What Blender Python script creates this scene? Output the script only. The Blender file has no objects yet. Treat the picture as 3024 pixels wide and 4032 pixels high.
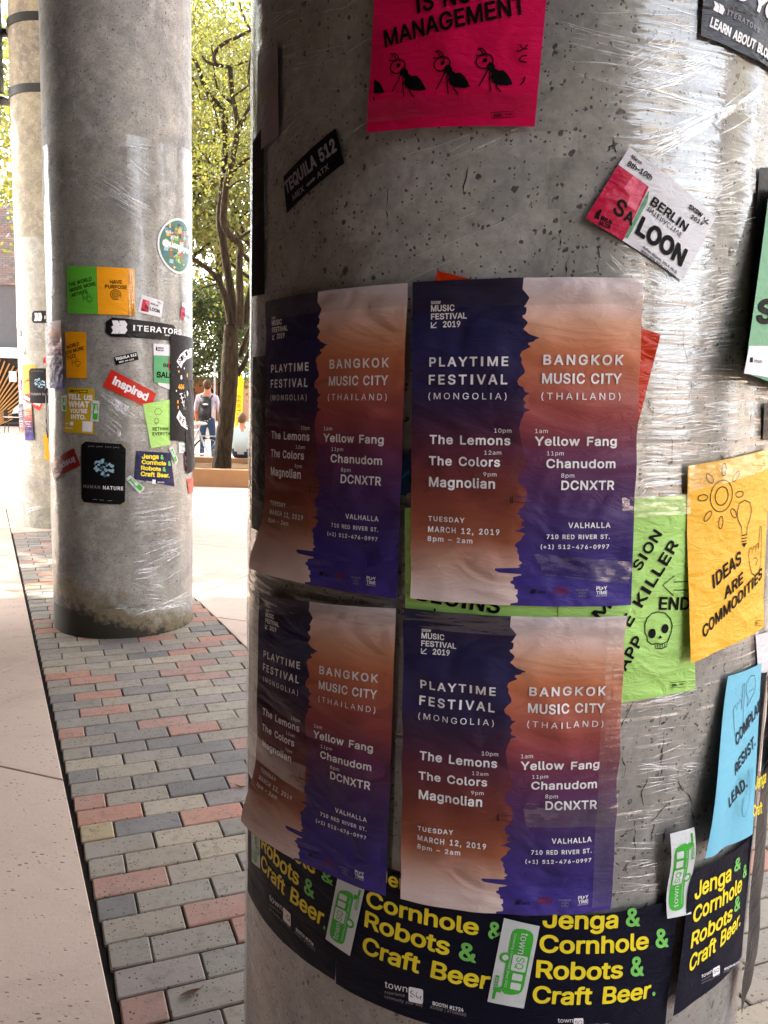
import bpy, bmesh, math, random
import numpy as np
from mathutils import Vector, Matrix
from mathutils.geometry import tessellate_polygon
random.seed(7); np.random.seed(7)
rad = math.radians
sc = bpy.context.scene
# ------------------------------------------------------------------ camera
F_PX, PITCH, ROLL, CAM_H = 3281.7, 0.1365, 0.02955, 1.6024      # focal length in pixels of a 3024 x 4032 frame
Fv = Vector((0, math.cos(PITCH), -math.sin(PITCH))); Xv = Vector((1, 0, 0)); Uv = Xv.cross(Fv)
cR, sR = math.cos(ROLL), math.sin(ROLL)
RIGHT = cR*Xv + sR*Uv; UP = -sR*Xv + cR*Uv
CAM = Vector((0, 0, CAM_H))
cd = bpy.data.cameras.new("camera"); cam = bpy.data.objects.new("camera", cd); sc.collection.objects.link(cam)
cd.sensor_fit = 'VERTICAL'; cd.sensor_height = 36.0; cd.sensor_width = 27.0; cd.lens = 36.0*F_PX/4032
cd.clip_start = 0.05; cd.clip_end = 600
m3 = Matrix((RIGHT, UP, -Fv)).transposed(); cam.matrix_world = Matrix.Translation(CAM) @ m3.to_4x4()
sc.camera = cam
# ------------------------------------------------------------------ light
SUN_EL = rad(39); SD = Vector((-0.85, 0.53, 0)).normalized()
SUNDIR = Vector((SD.x*math.cos(SUN_EL), SD.y*math.cos(SUN_EL), math.sin(SUN_EL)))
w = bpy.data.worlds.new("World"); sc.world = w; w.use_nodes = True
nt = w.node_tree; nt.nodes.clear()
sky = nt.nodes.new('ShaderNodeTexSky'); sky.sky_type = 'NISHITA'; sky.sun_disc = False
sky.sun_elevation = SUN_EL; sky.sun_rotation = math.atan2(SD.x, SD.y); sky.dust_density = 2.0; sky.air_density = 1.0; sky.ozone_density = 1.0
bg = nt.nodes.new('ShaderNodeBackground'); bg.inputs[1].default_value = 0.15
wo = nt.nodes.new('ShaderNodeOutputWorld'); hsv = nt.nodes.new('ShaderNodeHueSaturation'); hsv.inputs['Saturation'].default_value = .30; nt.links.new(sky.outputs[0], hsv.inputs['Color']); nt.links.new(hsv.outputs[0], bg.inputs[0]); nt.links.new(bg.outputs[0], wo.inputs[0])
sl = bpy.data.lights.new("sun", 'SUN'); sl.energy = 2.6; sl.angle = rad(0.5); sl.color = (1.0, 0.90, 0.74)
so = bpy.data.objects.new("sun", sl); sc.collection.objects.link(so); so.location = (-20, 20, 30)
so.rotation_euler = SUNDIR.to_track_quat('Z', 'Y').to_euler()
sc.view_settings.view_transform = 'Standard'; sc.view_settings.look = 'None'; sc.view_settings.gamma = 1.0
sc.view_settings.use_curve_mapping = False; sc.view_settings.exposure = 3.3
sc.render.engine = 'CYCLES'; cy = sc.cycles; cy.use_denoising = True; cy.max_bounces = 8; cy.diffuse_bounces = 4; cy.glossy_bounces = 3
cy.transparent_max_bounces = 16; cy.transmission_bounces = 4; cy.caustics_reflective = False; cy.caustics_refractive = False; cy.sample_clamp_indirect = 6

# ------------------------------------------------------------------ helpers: measuring
def ray(x, y):
    d = Fv + RIGHT*((x-1512)/F_PX) - UP*((y-2016)/F_PX); return d.normalized()
def at(x, y, Y):                       # point at forward distance Y seen at photo pixel x, y
    d = ray(x, y); return CAM + d*(Y/d.y)
def gnd(x, y, z=0.0):
    d = ray(x, y); return CAM + d*((z-CAM_H)/d.z)
def proj(P):
    v = Vector(P)-CAM; z = v.dot(Fv)
    if z < .05: return None
    return (1512+F_PX*v.dot(RIGHT)/z, 2016-F_PX*v.dot(UP)/z, z)
COLR = 0.4637
COLS = [(0.2213, 1.5288), (-1.7987, 5.6968), (-3.8213, 9.8687)]
def psz(ci, x, y, off=.005):           # photo pixel -> (arc length, height) on column ci
    cx, cyy = COLS[ci]; d = ray(x, y); ox, oy = CAM.x-cx, CAM.y-cyy; R = COLR+off
    a = d.x*d.x+d.y*d.y; b = ox*d.x+oy*d.y; c = ox*ox+oy*oy-R*R; D = max(b*b-a*c, 0)
    t = (-b-math.sqrt(D))/a; P = CAM+d*t
    return (math.atan2(P.x-cx, -(P.y-cyy))*COLR, P.z)
def cyl3(ci, s, z, r):
    th = s/COLR; cx, cyy = COLS[ci]; return (cx+r*math.sin(th), cyy-r*math.cos(th), z)

# ------------------------------------------------------------------ helpers: objects
COL = sc.collection
def tag(o, label=None, cat=None, group=None, kind=None):
    if label: o['label'] = label
    if cat: o['category'] = cat
    if group: o['group'] = group
    if kind: o['kind'] = kind
    return o
def empty(name, loc, label=None, cat=None, group=None, kind=None, rz=0):
    o = bpy.data.objects.new(name, None); COL.objects.link(o); o.location = loc; o.rotation_euler = (0, 0, rz); o.empty_display_size = .1
    return tag(o, label, cat, group, kind)
def link(name, me, parent=None, mats=None, smooth=False):
    o = bpy.data.objects.new(name, me); COL.objects.link(o)
    if parent: o.parent = parent
    if mats:
        for m in (mats if isinstance(mats, (list, tuple)) else [mats]): me.materials.append(m)
    if smooth: me.polygons.foreach_set('use_smooth', [True]*len(me.polygons))
    return o
class MB:
    def __init__(s): s.v = []; s.f = []; s.m = []; s.uv = []
    def add(s, vs, fs, mi=0):
        b = len(s.v); s.v += [tuple(v) for v in vs]; s.f += [tuple(b+i for i in f) for f in fs]; s.m += [mi]*len(fs); return s
    def box(s, x0, y0, z0, x1, y1, z1, mi=0, M=None):
        vs = [Vector((x, y, z)) for z in (z0, z1) for y in (y0, y1) for x in (x0, x1)]
        if M is not None: vs = [M @ v for v in vs]
        return s.add(vs, [(0, 2, 3, 1), (4, 5, 7, 6), (0, 1, 5, 4), (2, 6, 7, 3), (0, 4, 6, 2), (1, 3, 7, 5)], mi)
    def tube(s, pts, radii, n=8, mi=0, cap=True, jit=0):
        pts = [Vector(p) for p in pts]; rings = []
        if not isinstance(radii, (list, tuple)): radii = [radii]*len(pts)
        ref = Vector((0, 0, 1))
        for i, p in enumerate(pts):
            t = (pts[min(i+1, len(pts)-1)]-pts[max(i-1, 0)]).normalized()
            if abs(t.dot(ref)) > .95: ref = Vector((1, 0, 0))
            a = t.cross(ref).normalized(); b = t.cross(a)
            ring = []
            for k in range(n):
                an = 2*math.pi*k/n; r = radii[i]*(1+random.uniform(-jit, jit)); ring.append(p+a*(r*math.cos(an))+b*(r*math.sin(an)))
            rings.append(ring)
        vs = [v for r in rings for v in r]
        fs = [(i*n+k, i*n+(k+1) % n, (i+1)*n+(k+1) % n, (i+1)*n+k) for i in range(len(pts)-1) for k in range(n)]
        if cap: fs += [tuple(range(n)), tuple((len(pts)-1)*n+k for k in range(n-1, -1, -1))]
        return s.add(vs, fs, mi)
    def sphere(s, c, r, sx=1, sy=1, sz=1, nu=12, nv=8, mi=0, M=None):
        c = Vector(c); vs = []
        for j in range(nv+1):
            ph = math.pi*j/nv
            for i in range(nu):
                th = 2*math.pi*i/nu; q = Vector((r*sx*math.sin(ph)*math.cos(th), r*sy*math.sin(ph)*math.sin(th), r*sz*math.cos(ph)))
                vs.append(c+(M @ q if M else q))
        fs = [(j*nu+i, j*nu+(i+1) % nu, (j+1)*nu+(i+1) % nu, (j+1)*nu+i) for j in range(nv) for i in range(nu)]
        return s.add(vs, fs, mi)
    def mesh(s, name, org=(0, 0, 0)):
        me = bpy.data.meshes.new(name); o = Vector(org)
        me.from_pydata([tuple(Vector(v)-o) for v in s.v], [], s.f)
        if any(s.m): me.polygons.foreach_set('material_index', s.m)
        if s.uv and len(s.uv) == len(s.v):
            l = me.uv_layers.new(name='UVMap'); idx = np.zeros(len(me.loops), int); me.loops.foreach_get('vertex_index', idx)
            l.data.foreach_set('uv', np.array(s.uv)[idx].ravel())
        me.update(); return me
    def build(s, name, mats, parent=None, smooth=False, org=None):
        if org is None: org = parent.location if parent is not None else (0, 0, 0)
        return link(name, s.mesh(name, org), parent, mats, smooth)

# ------------------------------------------------------------------ helpers: materials
def srgb(h):
    h = h.lstrip('#'); c = [int(h[i:i+2], 16)/255 for i in (0, 2, 4)]
    return tuple((x/12.92 if x <= .04045 else ((x+.055)/1.055)**2.4) for x in c)+(1,)
class NT:
    def __init__(s, name):
        s.m = bpy.data.materials.new(name); s.m.use_nodes = True; s.t = s.m.node_tree; s.t.nodes.clear()
        s.out = s.n('ShaderNodeOutputMaterial')
    def n(s, typ, **k):
        nd = s.t.nodes.new(typ)
        for a, b in k.items():
            if a.startswith('i_'):
                key = a[2:].replace('_', ' '); key = int(key) if key.isdigit() else key
                s.set(nd, key, b)
            else: setattr(nd, a, b)
        return nd
    def set(s, nd, key, v):
        if isinstance(v, bpy.types.NodeSocket): s.t.links.new(v, nd.inputs[key])
        else: nd.inputs[key].default_value = v
    def math(s, op, a, b=0.0, clamp=False):
        nd = s.n('ShaderNodeMath', operation=op, use_clamp=clamp); s.set(nd, 0, a); s.set(nd, 1, b); return nd.outputs[0]
    def mix(s, f, a, b, blend='MIX'):
        nd = s.n('ShaderNodeMix', data_type='RGBA', blend_type=blend); s.set(nd, 0, f); s.set(nd, 6, a); s.set(nd, 7, b); return nd.outputs[2]
    def ramp(s, f, stops, interp='LINEAR'):
        nd = s.n('ShaderNodeValToRGB'); cr = nd.color_ramp; cr.interpolation = interp; s.set(nd, 0, f)
        while len(cr.elements) < len(stops): cr.elements.new(.5)
        for e, (p, c) in zip(cr.elements, stops): e.position = p; e.color = c if len(c) == 4 else tuple(c)+(1,)
        return nd.outputs[0]
    def coord(s, kind='Object', scale=(1, 1, 1), loc=(0, 0, 0), rot=(0, 0, 0)):
        tc = s.n('ShaderNodeTexCoord'); mp = s.n('ShaderNodeMapping'); s.t.links.new(tc.outputs[kind], mp.inputs[0])
        mp.inputs['Scale'].default_value = scale; mp.inputs['Location'].default_value = loc; mp.inputs['Rotation'].default_value = rot; return mp.outputs[0]
    def noise(s, vec, scale, detail=3, rough=.5, dist=0):
        nd = s.n('ShaderNodeTexNoise'); s.set(nd, 'Vector', vec); nd.inputs['Scale'].default_value = scale; nd.inputs['Detail'].default_value = detail
        nd.inputs['Roughness'].default_value = rough; nd.inputs['Distortion'].default_value = dist; return nd.outputs[0]
    def voro(s, vec, scale, rnd=1.0):
        nd = s.n('ShaderNodeTexVoronoi'); s.set(nd, 'Vector', vec); nd.inputs['Scale'].default_value = scale; nd.inputs['Randomness'].default_value = rnd; return nd
    def bump(s, h, strength, dist=.01, normal=None):
        nd = s.n('ShaderNodeBump'); s.set(nd, 'Height', h); nd.inputs['Strength'].default_value = strength; nd.inputs['Distance'].default_value = dist
        if normal is not None: s.set(nd, 'Normal', normal)
        return nd.outputs[0]
    def pbsdf(s, color, rough=.6, spec=.5, normal=None, metal=0, coat=0, coat_rough=.1):
        nd = s.n('ShaderNodeBsdfPrincipled'); s.set(nd, 'Base Color', color); s.set(nd, 'Roughness', rough); s.set(nd, 'Specular IOR Level', spec); s.set(nd, 'Metallic', metal)
        s.set(nd, 'Coat Weight', coat); s.set(nd, 'Coat Roughness', coat_rough)
        if normal is not None: s.set(nd, 'Normal', normal)
        return nd
    def done(s, nd):
        s.t.links.new(nd.outputs[0] if hasattr(nd, 'outputs') else nd, s.out.inputs[0]); return s.m
_mc = {}
def flat(hexc, rough=.6, spec=.4, bump=0.0, var=.08, name=None, metal=0):
    k = (hexc, rough, spec, bump, var, metal)
    if k in _mc: return _mc[k]
    n = NT(name or 'paint_'+str(hexc)); c = srgb(hexc) if isinstance(hexc, str) else hexc
    v = n.coord('Object'); ns = n.noise(v, 6, 4, .6)
    dark = tuple(x*(1-var*2) for x in c[:3])+(1,); light = tuple(min(1, x*(1+var)) for x in c[:3])+(1,)
    col = n.mix(ns, dark, light); nm = None
    if bump:
        nm = n.bump(n.noise(v, 30, 4, .6), bump, .01)
    _mc[k] = n.done(n.pbsdf(col, rough, spec, nm, metal)); return _mc[k]
def paper(hexc, gloss=.42, wrinkle=.5, var=.05, spec=.24):
    k = ('paper', hexc, gloss, wrinkle, var)
    if k in _mc: return _mc[k]
    n = NT('printed_paper_'+str(hexc)); c = srgb(hexc)
    v = n.coord('Object'); v2 = n.coord('Object', scale=(1, 1, 2.4), rot=(.2, .1, .5))
    col = n.mix(n.noise(v, 14, 4, .6), tuple(x*(1-var*2) for x in c[:3])+(1,), tuple(min(1, x*(1+var)) for x in c[:3])+(1,))
    w1 = n.noise(v2, 9, 2, .45, .8); w2 = n.noise(v2, 34, 3, .5, 1.5)
    nm = n.bump(n.math('ADD', w1, n.math('MULTIPLY', w2, .22)), wrinkle, .02)
    _mc[k] = n.done(n.pbsdf(col, gloss, spec, nm)); return _mc[k]
def gradient_paper(name, stops, gloss=.46, wrinkle=.55):
    n = NT(name); tc = n.n('ShaderNodeTexCoord'); sep = n.n('ShaderNodeSeparateXYZ'); n.t.links.new(tc.outputs['UV'], sep.inputs[0])
    v = n.coord('Object'); v2 = n.coord('Object', scale=(1, 1, 2.2), rot=(.3, .1, .6))
    f = n.math('ADD', sep.outputs[1], n.math('MULTIPLY', n.math('SUBTRACT', n.noise(v, 9, 3, .6), .5), .05))
    col = n.ramp(f, [(p, srgb(c)) for p, c in stops])
    col = n.mix(n.math('MULTIPLY', n.noise(v, 18, 4, .7), .06), col, (.5, .42, .42, 1))
    w1 = n.noise(v2, 8, 2, .45, 1.2); w2 = n.noise(v2, 30, 3, .5, 1.5)
    nm = n.bump(n.math('ADD', n.noise(v2, 3.5, 2, .5, 1.6), n.math('ADD', n.math('MULTIPLY', w1, .55), n.math('MULTIPLY', n.math('ABSOLUTE', n.math('SUBTRACT', w2, .5)), .10))), wrinkle*.85, .035)
    return n.done(n.pbsdf(col, gloss, .22, nm))
INK_W = paper('#f0eef2', .6, .1, .06); INK_GREY = paper('#8f8b94', .5, .15, .1); INK_K = paper('#070708', .6, .2, .2, .12)
PINK_GREY = paper('#7b7070', .5, .2)

def concrete_mat(name, stain=0.0, tone=1.0, warm=0.0):
    n = NT(name); v = n.coord('Object'); vs = n.coord('Object', scale=(1, 1, .12))
    base1 = (.36*tone, .345*tone, (.30-warm*.05)*tone, 1); base2 = (.19*tone, .185*tone, (.19-warm*.03)*tone, 1); lightc = (.47*tone, .45*tone, (.43-warm*.06)*tone, 1)
    big = n.noise(v, 2.3, 5, .62, .6); mid = n.noise(v, 11, 5, .7, .4); fine = n.noise(v, 70, 4, .7); strk = n.noise(vs, 9, 3, .6)
    col = n.mix(n.ramp(big, [(.36, (0, 0, 0)), (.62, (1, 1, 1))]), base2, base1)
    col = n.mix(n.math('MULTIPLY', n.ramp(mid, [(.45, (0, 0, 0)), (.68, (1, 1, 1))]), .75), col, lightc)
    col = n.mix(n.math('MULTIPLY', n.ramp(strk, [(.35, (1, 1, 1)), (.62, (0, 0, 0))]), .28), col, base2)
    col = n.mix(n.math('MULTIPLY', n.ramp(fine, [(.42, (0, 0, 0)), (.7, (1, 1, 1))]), .38), col, (.11, .11, .11, 1)); col = n.mix(n.math('MULTIPLY', n.ramp(n.noise(v, 27, 5, .75), [(.54, (0, 0, 0)), (.68, (1, 1, 1))]), .4), col, (.13, .128, .12, 1))
    def pits(scale, size, thr):
        nz = n.noise(v, scale*1.7, 2, .5); dv = n.n('ShaderNodeVectorMath', operation='ADD'); n.set(dv, 0, v)
        sv = n.n('ShaderNodeVectorMath', operation='SCALE'); cb = n.n('ShaderNodeCombineXYZ', i_0=nz, i_1=nz, i_2=nz); n.set(sv, 0, cb.outputs[0]); sv.inputs[3].default_value = .9/scale
        n.set(dv, 1, sv.outputs[0])
        vo = n.voro(dv.outputs[0], scale); sepc = n.n('ShaderNodeSeparateColor'); n.t.links.new(vo.outputs['Color'], sepc.inputs[0])
        r = n.math('MULTIPLY', n.math('SUBTRACT', sepc.outputs[0], thr, True), size/(1-thr))
        return n.math('MULTIPLY', n.math('SUBTRACT', r, vo.outputs['Distance']), 14, True)
    pm = n.math('MAXIMUM', pits(30, .20, .45), n.math('MAXIMUM', pits(75, .33, .45), pits(170, .42, .5)))
    pm = n.math('MAXIMUM', pm, pits(13, .09, .6))
    col = n.mix(n.math('MULTIPLY', pm, .85), col, (.03, .03, .028, 1))
    if stain:
        sx = n.n('ShaderNodeSeparateXYZ'); n.t.links.new(n.coord('Object'), sx.inputs[0])
        nz = n.noise(v, 6, 5, .7, .5)
        hgt = n.math('SUBTRACT', n.math('MULTIPLY', nz, .72), n.math('ADD', sx.outputs[2], n.math('MULTIPLY', sx.outputs[0], .48)))
        yel = n.ramp(n.math('ADD', hgt, .0), [(.0, (0, 0, 0)), (.14, (1, 1, 1))])
        blk = n.ramp(n.math('SUBTRACT', n.math('MULTIPLY', n.noise(v, 11, 5, .75), .36), n.math('ADD', sx.outputs[2], n.math('MULTIPLY', sx.outputs[0], .30))), [(.0, (0, 0, 0)), (.07, (1, 1, 1))])
        col = n.mix(n.math('MULTIPLY', yel, .75), col, n.mix(n.noise(v, 30, 3), (.07, .05, .02, 1), (.22, .15, .05, 1)))
        col = n.mix(n.math('MULTIPLY', blk, .93), col, (.012, .012, .009, 1))
    h = n.math('SUBTRACT', n.math('MULTIPLY', fine, .25), pm)
    nm = n.bump(h, .5, .004)
    return n.done(n.pbsdf(col, .62, .35, nm))
def film_mat(name, amt=.5, horiz=70):
    n = NT(name); tc = n.n('ShaderNodeTexCoord'); v = n.n('ShaderNodeMapping'); n.t.links.new(tc.outputs['UV'], v.inputs[0]); v.inputs['Rotation'].default_value = (0, 0, .22); v.inputs['Scale'].default_value = (3.0, horiz, 1)
    v2 = n.n('ShaderNodeMapping'); n.t.links.new(tc.outputs['UV'], v2.inputs[0]); v2.inputs['Rotation'].default_value = (0, 0, -.12); v2.inputs['Scale'].default_value = (8.0, 26, 1)
    a = n.noise(v.outputs[0], 1.0, 3, .6, .4); b = n.noise(v2.outputs[0], 1.0, 4, .6, .8)
    h = n.math('ADD', a, n.math('MULTIPLY', b, .8)); nm = n.bump(h, .42, .006)
    lw = n.n('ShaderNodeLayerWeight'); fz = n.math('ADD', .10, n.math('MULTIPLY', n.math('POWER', lw.outputs['Facing'], 4.0), .55))
    g = n.n('ShaderNodeBsdfGlossy'); g.inputs['Color'].default_value = (1, 1, 1, 1); g.inputs['Roughness'].default_value = .10; n.set(g, 'Normal', nm)
    t = n.n('ShaderNodeBsdfTransparent'); t.inputs[0].default_value = (.97, .97, .965, 1)
    d = n.n('ShaderNodeBsdfDiffuse'); d.inputs[0].default_value = (.75, .75, .75, 1)
    mx0 = n.n('ShaderNodeMixShader'); n.set(mx0, 0, n.math('MULTIPLY', n.ramp(b, [(.55, (0, 0, 0)), (.75, (1, 1, 1))]), .04)); n.set(mx0, 1, t.outputs[0]); n.set(mx0, 2, d.outputs[0])
    mx = n.n('ShaderNodeMixShader'); n.set(mx, 0, n.math('MULTIPLY', fz, amt*2.0, True)); n.set(mx, 1, mx0.outputs[0]); n.set(mx, 2, g.outputs[0])
    return n.done(mx)
def crease_mat(name, opac=.55, col=(.92, .93, .95, 1)):  # whitish base colour also carries the glints on the folds
    n = NT(name); g = n.n('ShaderNodeBsdfGlossy'); g.inputs['Color'].default_value = (1, 1, 1, 1); g.inputs['Roughness'].default_value = .22
    d = n.n('ShaderNodeBsdfDiffuse'); d.inputs[0].default_value = col
    t = n.n('ShaderNodeBsdfTransparent'); m1 = n.n('ShaderNodeMixShader'); m1.inputs[0].default_value = .45; n.set(m1, 1, g.outputs[0]); n.set(m1, 2, d.outputs[0])
    nz = n.noise(n.coord('Object'), 45, 3, .6); f = n.math('MULTIPLY', n.ramp(nz, [(.35, (0, 0, 0)), (.65, (1, 1, 1))]), opac)
    m2 = n.n('ShaderNodeMixShader'); n.set(m2, 0, f); n.set(m2, 1, t.outputs[0]); n.set(m2, 2, m1.outputs[0])
    return n.done(m2)
# ================================================================== ground
TH = rad(25.87); PU = Vector((-math.sin(TH), math.cos(TH), 0)); PN = Vector((math.cos(TH), math.sin(TH), 0))
def ap(a, c, z=0.0): return PU*a + PN*c + Vector((0, 0, z))       # along / across the brick path
def pave_mat(name, c1, c2, c3):
    n = NT(name); tc = n.n('ShaderNodeNewGeometry'); v = tc.outputs['Position']
    col = n.mix(n.noise(v, 1.3, 5, .6), srgb(c1), srgb(c2)); col = n.mix(n.math('MULTIPLY', n.noise(v, 14, 5, .7), .35), col, srgb(c3)); col = n.mix(n.math('MULTIPLY', n.ramp(n.noise(v, 3.1, 6, .75, .6), [(.5, (0, 0, 0)), (.7, (1, 1, 1))]), .30), col, srgb('#97806f'))
    mp = n.n('ShaderNodeMapping'); n.t.links.new(v, mp.inputs[0]); mp.inputs['Rotation'].default_value = (0, 0, -.35); mp.inputs['Scale'].default_value = (1, 2.2, 1)
    nz = n.noise(mp.outputs[0], 3.5, 2, .5); vo = n.voro(mp.outputs[0], 42); sp = n.n('ShaderNodeSeparateColor'); n.t.links.new(vo.outputs['Color'], sp.inputs[0])
    r = n.math('MULTIPLY', n.math('SUBTRACT', sp.outputs[0], .35, True), n.math('MULTIPLY', n.ramp(nz, [(.38, (.25, .25, .25)), (.58, (1, 1, 1))]), .62))
    pm = n.math('MULTIPLY', n.math('SUBTRACT', r, vo.outputs['Distance']), 9, True)
    vo2 = n.voro(mp.outputs[0], 90); sp2 = n.n('ShaderNodeSeparateColor'); n.t.links.new(vo2.outputs['Color'], sp2.inputs[0])
    pm2 = n.math('MULTIPLY', n.math('SUBTRACT', n.math('MULTIPLY', n.math('SUBTRACT', sp2.outputs[0], .6, True), n.math('MULTIPLY', nz, 1.1)), vo2.outputs['Distance']), 9, True)
    pm = n.math('MAXIMUM', pm, pm2)
    col = n.mix(n.math('MULTIPLY', pm, .72), col, (.09, .065, .055, 1))
    nm = n.bump(n.math('SUBTRACT', n.math('MULTIPLY', n.noise(v, 60, 3, .6), .3), pm), .5, .005)
    return n.done(n.pbsdf(col, .75, .3, nm))
M_PAVE = pave_mat('salmon_concrete', '#d0b5a3', '#c0a594', '#dcc6b4')
M_SOIL = flat('#231f1b', .95, .1, .6, .4)
base = MB(); base.add([ap(-6, -9.2, -.011), ap(-6, 9.2, -.011), ap(13, 9.2, -.011), ap(13, -9.2, -.011)], [(0, 1, 2, 3)])
tag(base.build('joint_bed', M_SOIL), kind='structure')
g = MB()
for a0, c0, a1, c1 in [(-90, -120, -3, 120), (12, -120, 220, 120), (-3, -120, 12, -9), (-3, 9, 12, 120)]:
    p = [ap(a0, c0), ap(a0, c1), ap(a1, c1), ap(a1, c0)]; q = [x+Vector((0, 0, -.3)) for x in p]
    g.add(p+q, [(0, 1, 2, 3), (0, 4, 5, 1), (1, 5, 6, 2), (2, 6, 7, 3), (3, 7, 4, 0)])
tag(g.build('ground', M_PAVE), kind='structure')
pav = empty('pavement', (0, 0, 0), kind='structure')
def clip(poly, nx, ny, d):       # keep nx*a+ny*c <= d
    out = []
    for i in range(len(poly)):
        p, q = poly[i], poly[(i+1) % len(poly)]; fp, fq = nx*p[0]+ny*p[1]-d, nx*q[0]+ny*q[1]-d
        if fp <= 0: out.append(p)
        if (fp < 0 < fq) or (fq < 0 < fp): t = fp/(fp-fq); out.append((p[0]+t*(q[0]-p[0]), p[1]+t*(q[1]-p[1])))
    return out
def slab(poly, z=0.0, th=.045, inset=.0045, bev=.003):
    c = (sum(p[0] for p in poly)/len(poly), sum(p[1] for p in poly)/len(poly))
    def ins(d):
        r = []; n = len(poly)
        for i in range(n):
            p0, p1, p2 = poly[i-1], poly[i], poly[(i+1) % n]
            e1 = Vector((p1[0]-p0[0], p1[1]-p0[1])); e2 = Vector((p2[0]-p1[0], p2[1]-p1[1]))
            if e1.length < 1e-5 or e2.length < 1e-5: return None
            e1.normalize(); e2.normalize(); n1 = Vector((-e1.y, e1.x)); n2 = Vector((-e2.y, e2.x)); k = 1+n1.dot(n2)
            if k < .1: k = .1
            m = (n1+n2)/k; r.append((p1[0]+m.x*d, p1[1]+m.y*d))
        return r
    area = sum(poly[i-1][0]*poly[i][1]-poly[i][0]*poly[i-1][1] for i in range(len(poly)))
    if area < 0: poly = poly[::-1]
    if abs(area) < .02: return
    A = ins(inset); B = ins(inset+bev)
    if not A: return
    n = len(poly); vs = [ap(*p, z-th) for p in A]+[ap(*p, z-bev) for p in A]+[ap(*p, z) for p in B]
    fs = [(i, (i+1) % n, n+(i+1) % n, n+i) for i in range(n)]+[(n+i, n+(i+1) % n, 2*n+(i+1) % n, 2*n+i) for i in range(n)]+[tuple(range(2*n, 3*n))]
    b = MB(); b.add(vs, fs); me = b.mesh('slab'); bm = bmesh.new(); bm.from_mesh(me); bmesh.ops.recalc_face_normals(bm, faces=bm.faces); bm.to_mesh(me); bm.free()
    link('slab', me, pav, M_PAVE)
S = 3.5; r2 = math.sqrt(2)
for (a0, c0, a1, c1) in [(-3, -9, 12, .262), (2.43, 1.475, 12, 9), (-3, 5.3, 2.43, 9), (9.96, .262, 12, 1.475)]:
    for k in range(-8, 9):
        for l in range(-8, 9):
            poly = [(a0, c0), (a1, c0), (a1, c1), (a0, c1)]
            u0 = 3.75+k*S; v0 = 4.97+l*S
            for nx, ny, d in [(1, 1, u0+S), (-1, -1, -u0), (1, -1, v0+S), (-1, 1, -v0)]:
                poly = clip(poly, nx, ny, d)
                if len(poly) < 3: break
            if len(poly) >= 3: slab(poly)
# ---- bricks
def brick_mat(name, c1, c2):
    n = NT(name); gm = n.n('ShaderNodeNewGeometry'); v = gm.outputs['Position']; oi = n.n('ShaderNodeObjectInfo')
    col = n.mix(n.noise(v, 7, 4, .65), srgb(c1), srgb(c2))
    hs = n.n('ShaderNodeHueSaturation'); n.set(hs, 'Color', col); n.set(hs, 'Value', n.math('ADD', .82, n.math('MULTIPLY', oi.outputs['Random'], .30))); n.set(hs, 'Saturation', n.math('ADD', .85, n.math('MULTIPLY', oi.outputs['Random'], .25)))
    col = n.mix(n.math('MULTIPLY', n.ramp(n.noise(v, 26, 5, .75), [(.5, (0, 0, 0)), (.75, (1, 1, 1))]), .4), hs.outputs[0], srgb('#4d4841'))
    big = n.ramp(n.noise(v, 4.5, 5, .7), [(.38, (0, 0, 0)), (.68, (1, 1, 1))]); col = n.mix(n.math('MULTIPLY', big, .20), col, srgb('#a9a49a')); col = n.mix(n.math('MULTIPLY', n.ramp(n.noise(v, 13, 4, .7), [(.52, (0, 0, 0)), (.7, (1, 1, 1))]), .35), col, srgb('#5f5c56'))
    vo = n.voro(v, 95); sp = n.n('ShaderNodeSeparateColor'); n.t.links.new(vo.outputs['Color'], sp.inputs[0])
    pm = n.math('MULTIPLY', n.math('SUBTRACT', n.math('MULTIPLY', n.math('SUBTRACT', sp.outputs[0], .5, True), .85), vo.outputs['Distance']), 9, True)
    col = n.mix(n.math('MULTIPLY', pm, .8), col, (.03, .028, .025, 1))
    nm = n.bump(n.math('SUBTRACT', n.math('MULTIPLY', n.noise(v, 90, 3, .6), .5), pm), .45, .004)
    return n.done(n.pbsdf(col, .72, .3, nm))
BM = [brick_mat('grey_green_paver', '#998b7c', '#887b6e'), brick_mat('tan_grey_paver', '#a89885', '#938675'), brick_mat('blue_grey_paver', '#807771', '#6f6965'),
      brick_mat('salmon_paver', '#b5806c', '#a07260'), brick_mat('mauve_grey_paver', '#92857e', '#82756e'), brick_mat('straw_paver', '#aa9678', '#958468')]
BW = [.31, .25, .11, .22, .09, .02]
CA = rad(22.6)      # the courses run slightly off square to the path
CD = Vector((math.cos(CA), math.sin(CA), 0)); CP = Vector((-CD.y, CD.x, 0))
path = empty('brick_path', (0, 0, 0), kind='structure')
def brick_mesh(L, Wd, mat):
    H = .05; bz = .0035; b = MB()
    def ring(ins, z):       # rounded corners: 8 points
        x0, x1, y0, y1 = ins, L-ins, ins, Wd-ins; r = .004
        return [(x0+r, y0, z), (x1-r, y0, z), (x1, y0+r, z), (x1, y1-r, z), (x1-r, y1, z), (x0+r, y1, z), (x0, y1-r, z), (x0, y0+r, z)]
    R0, R1, R2 = ring(0, -H), ring(0, -bz), ring(.004, 0)
    fs = [(i, (i+1) % 8, 8+(i+1) % 8, 8+i) for i in range(8)]+[(8+i, 8+(i+1) % 8, 16+(i+1) % 8, 16+i) for i in range(8)]+[tuple(range(16, 24))]
    b.add(R0+R1+R2, fs); me = b.mesh('brick'); me.materials.append(mat); return me
BL, BWd, GAP = .2405, .1215, .0055
full = [brick_mesh(BL-GAP, BWd-GAP, m) for m in BM]; half = [brick_mesh(BL/2-GAP, BWd-GAP, m) for m in BM]
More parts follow.
